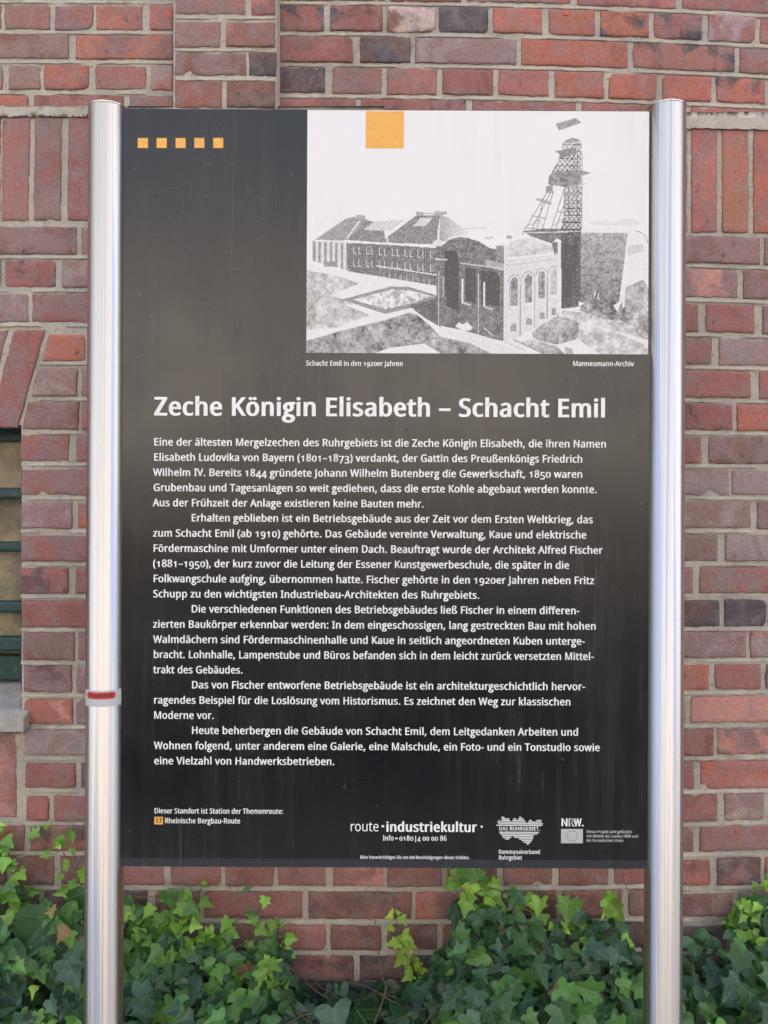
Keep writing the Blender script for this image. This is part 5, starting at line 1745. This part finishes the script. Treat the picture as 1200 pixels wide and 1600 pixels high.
def climb(pl, waypoints, kind_top, size, shapes, step=15, spread=9, reach=0.02, size_top=None, kinds=None, sprig=0):
    """a climbing shoot on the wall: stem through picture points with alternating leaves"""
    pts = []
    m = len(waypoints)
    for k in range(m - 1):
        (xa, ya, da), (xb, yb, db) = waypoints[k], waypoints[k + 1]
        L = math.hypot(xb - xa, yb - ya)
        nn = max(2, int(L / 8))
        for i in range(nn):
            t_ = i / nn
            pts.append((xa + (xb - xa) * t_ + random.uniform(-1.3, 1.3), ya + (yb - ya) * t_, da + (db - da) * t_))
    pts.append(waypoints[-1])
    world = [P(*p) for p in pts]
    pl.stem(world, 0.0022, 0.0008)
    acc = 0
    side = 1
    tot = len(pts)
    for k in range(1, tot):
        acc += math.hypot(pts[k][0] - pts[k - 1][0], pts[k][1] - pts[k - 1][1])
        if acc >= step:
            acc = 0
            side = -side
            fr_ = k / tot
            q = world[k]
            sz = size * (1 - fr_) + (size_top or size) * fr_
            sz *= random.uniform(0.75, 1.2)
            off = Vector((side * random.uniform(0.3, 1.1) * spread / 656, -random.uniform(0.4, 1.2) * reach, random.uniform(-0.3, 0.9) * spread / 656))
            kd = kind_top if (kinds is None or random.random() < fr_ * 1.3) else random.choice(kinds)
            lp = q + off
            pl.petiole(q, lp)
            a = side * random.uniform(0.1, 1.5) + random.gauss(0, 0.3)
            tip = Vector((math.sin(a), -0.3, -math.cos(a) * random.uniform(0.3, 1.0)))
            pl.leaf(lp, sz, random.choice(shapes), kd, tip)
    # tiny leaves at the growing tip
    q = world[-1]
    for i in range(3):
        pl.leaf(q + Vector((random.uniform(-.006, .006), -0.006, random.uniform(-0.004, 0.008))), (size_top or size) * 0.45, shapes[0], kind_top, Vector((random.uniform(-1, 1), -0.2, random.uniform(-0.3, 1))))


DFRONT = DP + 0.085


def mass(pl, n, xr, dy, dep, kinds, size, shapes, dark_below=None):
    """leaves filling the body of a plant below its outline; dy = range under the outline in picture pixels, dep = share of the way from wall to sign"""
    for _ in range(n):
        x = random.uniform(*xr)
        t0 = top(x)
        y = t0 + 6 + random.uniform(dy[0], dy[1])
        if y > 1690:
            continue
        s = min(1.0, max(0.0, (y - t0) / 190.0)) ** 0.8
        d = DW - 0.03 - (DW - 0.03 - DFRONT) * s * random.uniform(dep[0], dep[1])
        k = kinds(x, y - t0) if callable(kinds) else random.choice(kinds)
        sz = random.uniform(*size)
        pl.leaf(P(x, y, d), sz, random.choice(shapes), k)


# 1 ivy climbing at the far left
r1 = empty('climbing_ivy', P(40, 1700, DW - 0.06), 'bright green ivy climbing the brick wall left of the stickered post, below the window sill', 'ivy')
p1 = Plant()
climb(p1, [(10, 1640, DW - .1), (30, 1500, DW - .05), (12, 1400, DW - .03), (3, 1300, DW - .02)], 'young', 0.034, [IVY, IVY3], 12, 15, 0.035, 0.03, ['mid', 'young'])
climb(p1, [(60, 1620, DW - .1), (68, 1480, DW - .05), (45, 1400, DW - .03), (15, 1335, DW - .02), (-12, 1296, DW - .02)], 'young', 0.036, [IVY, IVY3], 13, 12, 0.03, 0.026, ['mid', 'young'])
climb(p1, [(130, 1600, DW - .1), (120, 1450, DW - .05), (128, 1370, DW - .03), (100, 1335, DW - .02), (76, 1290, DW - .02)], 'young', 0.036, [IVY, IVY3], 11, 12, 0.03, 0.026, ['young'])
climb(p1, [(125, 1460, DW - .05), (127, 1370, DW - .03), (113, 1325, DW - .02), (108, 1302, DW - .02)], 'young', 0.034, [IVY3, IVY], 11, 9, 0.03, 0.026)
climb(p1, [(-40, 1640, DW - .1), (-30, 1450, DW - .05), (-10, 1340, DW - .02)], 'young', 0.036, [IVY, IVY3], 11, 16, 0.03)
mass(p1, 42, (-60, 40), (0, 120), (0.1, 0.5), ['young', 'young', 'mid'], (0.026, 0.042), [IVY, IVY3])
mass(p1, 150, (-60, 140), (90, 330), (0.2, 0.9), lambda x, dy: random.choice(['young', 'mid', 'mid', 'dark']), (0.026, 0.044), [IVY, IVY3])
p1.build(r1)

# 2 large-leaved vine behind the left post
r2 = empty('vine', P(110, 1700, DW - 0.12), 'vine with large dull toothed leaves, half hidden behind the stickered post', 'vine')
p2 = Plant()
for (x, y, d, s, tx, tz, shp, kd) in [(78, 1432, DW - .16, .105, -0.75, -0.75, BIG, 'big'), (100, 1450, DW - .14, .125, -0.1, -1, BIG, 'big'), (128, 1466, DW - .15, .12, 0.3, -1, BIG, 'big'),
                                      (118, 1408, DW - .13, .062, -0.5, -0.8, OVAL, 'mid'), (138, 1392, DW - .09, .07, -0.3, -0.8, BIG, 'mid'), (4, 1472, DW - .17, .14, -0.2, -1, BIG, 'big'),
                                      (203, 1398, DW - .06, .045, -0.2, -0.8, OVAL, 'mid'), (262, 1390, DW - .06, .05, 0.3, -1, IVY3, 'mid'), (120, 1540, DW - .2, .10, 0.2, -1, BIG, 'blue'), (-35, 1440, DW - .16, .12, 0, -1, BIG, 'big')]:
    q = P(x, y, d)
    p2.leaf(q, s, shp, kd, Vector((tx, -0.25, tz)), Vector((random.gauss(0, .15), -1, random.uniform(0.1, 0.5))))
    p2.petiole(q, q + Vector((0.02, 0.05, -0.03)))
p2.stem([P(x, y, DW - 0.1) for x, y in ((128, 1640), (126, 1560), (127, 1490), (131, 1430), (133, 1400))], 0.0022, 0.0012)
p2.tendril([P(x, y, DW - .05) for x, y in ((185, 1401), (215, 1401.5), (250, 1401), (300, 1401), (345, 1398), (372, 1395), (395, 1385), (410, 1372), (424, 1358))], 0.0013, 0.0007)
p2.leaf(P(392, 1385, DW - .05), 0.022, OVAL, 'mid', Vector((-1, -.1, -.35)))
p2.build(r2)

# 3 ivy right of the left post
r3 = empty('climbing_ivy', P(320, 1700, DW - 0.06), 'light green ivy just right of the stickered post, under the left half of the board', 'ivy')
p3 = Plant()
for wp in ([(200, 1620, DW - .12), (215, 1500, DW - .06), (240, 1440, DW - .03), (256, 1405, DW - .02)], [(240, 1600, DW - .12), (280, 1490, DW - .06), (300, 1430, DW - .03), (318, 1380, DW - .02)],
           [(300, 1600, DW - .12), (330, 1500, DW - .06), (345, 1450, DW - .03), (392, 1428, DW - .02)], [(330, 1620, DW - .12), (400, 1520, DW - .05), (398, 1450, DW - .03), (410, 1404, DW - .02)],
           [(360, 1620, DW - .12), (410, 1540, DW - .06), (425, 1490, DW - .03), (442, 1462, DW - .02)], [(380, 1640, DW - .12), (420, 1570, DW - .06), (432, 1520, DW - .04), (436, 1440, DW - .02)],
           [(230, 1600, DW - .12), (262, 1480, DW - .06), (275, 1430, DW - .03), (285, 1398, DW - .02)]):
    climb(p3, wp, 'young', 0.040, [IVY, IVY3], 11, 13, 0.035, 0.03, ['mid', 'young'])
mass(p3, 70, (190, 300), (10, 110), (0.15, 0.6), ['young', 'mid', 'mid', 'young'], (0.030, 0.046), [IVY, IVY3])
mass(p3, 40, (290, 440), (25, 110), (0.15, 0.6), ['mid', 'mid', 'young'], (0.028, 0.042), [IVY, IVY3])
mass(p3, 190, (190, 440), (60, 190), (0.25, 0.85), lambda x, dy: random.choice(['oval', 'mid', 'mid', 'young' if dy < 110 else 'dark']), (0.030, 0.046), [IVY, OVAL, IVY3])
p3.build(r3)

# 4 small yellow-green shoot in the middle
r4 = empty('ivy_shoot', P(640, 1620, DW - 0.05), 'small single yellow green ivy shoot on the bare bricks below the middle of the board', 'ivy')
p4 = Plant()
climb(p4, [(655, 1600, DW - .08), (650, 1530, DW - .04), (638, 1480, DW - .025), (622, 1455, DW - .02), (617, 1424, DW - .015)], 'lime', 0.036, [IVY3, IVY], 9, 10, 0.02, 0.026)
for (x, y) in ((632, 1470), (642, 1478), (628, 1462), (646, 1496), (636, 1490), (650, 1505), (660, 1512), (624, 1475), (640, 1508)):
    p4.leaf(P(x, y, DW - .035), random.uniform(.026, .036), IVY3, 'lime')
p4.build(r4)

# 5 ivy with light tips below the right half of the board
r5 = empty('climbing_ivy', P(800, 1700, DW - 0.08), 'ivy with fresh tips reaching up to the lower edge of the board, right half', 'ivy')
p5 = Plant()
for wp in ([(760, 1600, DW - .14), (770, 1480, DW - .07), (760, 1420, DW - .04), (742, 1378, DW - .02), (715, 1358, DW - .02)], [(790, 1600, DW - .14), (800, 1480, DW - .07), (785, 1420, DW - .04), (775, 1385, DW - .02), (752, 1366, DW - .02)],
           [(720, 1560, DW - .12), (735, 1480, DW - .06), (728, 1430, DW - .03), (718, 1380, DW - .02)], [(900, 1600, DW - .14), (880, 1460, DW - .06), (840, 1428, DW - .04), (812, 1408, DW - .02), (806, 1392, DW - .02)],
           [(900, 1560, DW - .14), (905, 1460, DW - .06), (898, 1420, DW - .03), (885, 1405, DW - .02)], [(960, 1560, DW - .14), (955, 1460, DW - .06), (950, 1420, DW - .03), (946, 1396, DW - .02)]):
    climb(p5, wp, 'young', 0.042, [IVY, IVY3], 12, 12, 0.03, 0.032, ['mid', 'oval'])
for (x, y, s, kd) in [(738, 1378, .05, 'young'), (762, 1400, .058, 'young'), (728, 1402, .05, 'young'), (775, 1418, .05, 'young'), (752, 1420, .045, 'young'), (745, 1360, .042, 'mid'), (720, 1372, .045, 'mid'), (732, 1428, .052, 'mid'), (722, 1448, .045, 'young'),
                      (795, 1395, .045, 'mid'), (812, 1396, .05, 'dark'), (845, 1405, .046, 'young'), (888, 1408, .05, 'young'), (905, 1424, .052, 'young'), (945, 1404, .04, 'young'), (955, 1412, .045, 'lime'), (962, 1424, .042, 'young')]:
    p5.leaf(P(x, y, DW - random.uniform(.035, .08)), s, random.choice([IVY, IVY, IVY3]), kd)
p5.tendril([P(x, y, DW - .03) for x, y in ((968, 1352), (973, 1372), (980, 1389), (992, 1403), (1004, 1412))], 0.0012, 0.001)
p5.stem([P(x, y, DW - .06) for x, y in ((700, 1366), (722, 1373), (745, 1380), (790, 1395), (815, 1418), (860, 1440), (880, 1452))], 0.0016, 0.0022)
p5.build(r5)

# 6 creeper with small oval leaves mixed into it
r6 = empty('creeper', P(850, 1690, DW - 0.12), 'creeper with small dark oval leaves filling the space left of the plain steel post', 'creeper')
p6 = Plant()
mass(p6, 250, (690, 1012), (22, 150), (0.15, 0.75), ['oval', 'oval', 'dark'], (0.030, 0.046), [OVAL])
mass(p6, 60, (1055, 1210), (5, 110), (0.15, 0.7), ['oval', 'dark'], (0.032, 0.050), [OVAL])
for (x, y) in ((686, 1510), (701, 1472), (704, 1490), (672, 1498), (697, 1512), (716, 1496), (690, 1480), (760, 1480), (740, 1490)):
    p6.leaf(P(x, y, DW - random.uniform(.05, .1)), .045, OVAL, 'oval')
for (x, x2) in ((700, 690), (760, 740), (840, 850), (930, 915), (985, 975), (1090, 1080), (1160, 1150)):
    p6.stem([P(x, 1640, DW - .2), P((x + x2) / 2, 1540, DW - .14), P(x2, top(x2) + 30, DW - .05)], 0.002, 0.001)
p6.build(r6)

# 7 ivy at the right edge
r7 = empty('climbing_ivy', P(1190, 1700, DW - 0.1), 'pale green ivy on the bricks right of the plain steel post', 'ivy')
p7 = Plant()
for wp in ([(1180, 1600, DW - .15), (1165, 1480, DW - .08), (1160, 1430, DW - .05), (1150, 1412, DW - .04)], [(1230, 1560, DW - .12), (1200, 1440, DW - .06), (1190, 1400, DW - .04), (1196, 1372, DW - .03)],
           [(1240, 1560, DW - .12), (1215, 1420, DW - .05), (1205, 1380, DW - .03)], [(1220, 1560, DW - .12), (1180, 1460, DW - .06), (1172, 1405, DW - .04)]):
    climb(p7, wp, 'young', 0.042, [IVY, IVY3], 10, 13, 0.035, 0.03, ['mid', 'young'])
mass(p7, 40, (1140, 1260), (0, 90), (0.2, 0.6), ['young', 'young', 'mid'], (0.032, 0.050), [IVY, IVY3])
p7.build(r7)

# 8 dark ivy carpet along the foot of the wall
pc_ = Plant()
mass(pc_, 760, (-130, 1330), (130, 330), (0.15, 1.0), lambda x, dy: random.choice(['dark', 'dark', 'blue', 'mid', 'mid']), (0.032, 0.060), [IVY, IVY, IVY3])
mass(pc_, 330, (440, 700), (-6, 200), (0.1, 1.0), lambda x, dy: random.choice(['dark', 'blue', 'dark']), (0.030, 0.056), [IVY, IVY3])
mass(pc_, 400, (690, 1330), (70, 260), (0.2, 1.0), lambda x, dy: random.choice(['dark', 'blue', 'dark', 'mid']), (0.036, 0.066), [IVY])
mass(pc_, 110, (-130, 440), (150, 300), (0.4, 1.0), lambda x, dy: random.choice(['dark', 'blue', 'mid']), (0.036, 0.062), [IVY, IVY3])
for _ in range(500):          # lower leaves down to the soil
    x = random.uniform(-1.3, 1.35)
    y = random.uniform(DFRONT, DW - 0.03)
    pc_.leaf((x, y, random.uniform(0.03, 0.42)), random.uniform(0.05, 0.09), random.choice([IVY, IVY3]), random.choice(['dark', 'blue']))
for _ in range(34):           # woody runners threading through the carpet
    x = random.uniform(-1.0, 1.0)
    y = random.uniform(DFRONT + 0.06, DW - 0.06)
    q = Vector((x, y, random.uniform(0.25, 0.42)))
    pts = [q.copy()]
    a = random.uniform(-0.7, 0.7)
    for k in range(9):
        a += random.gauss(0, 0.25)
        q = q + Vector((math.sin(a) * 0.03, random.uniform(-0.006, 0.010), math.cos(a) * 0.024))
        q.y = min(q.y, DW - 0.02)
        pts.append(q.copy())
    n0 = len(pc_.m.v)
    pc_.m.tube(pts, 0.0022, 0.0010, 5)
    for k in range(len(pc_.m.v) - n0):
        pc_.m.att['tone'].append((0.16, 0.11, 0.06, 1))
        pc_.m.uv.append((0.5, 0.9))
car = pc_.m.build('ground_ivy', M_LEAF, smooth=True)
car['kind'] = 'stuff'
car['label'] = 'dense carpet of dark bluish green ivy along the foot of the brick wall'
car['category'] = 'ground ivy'
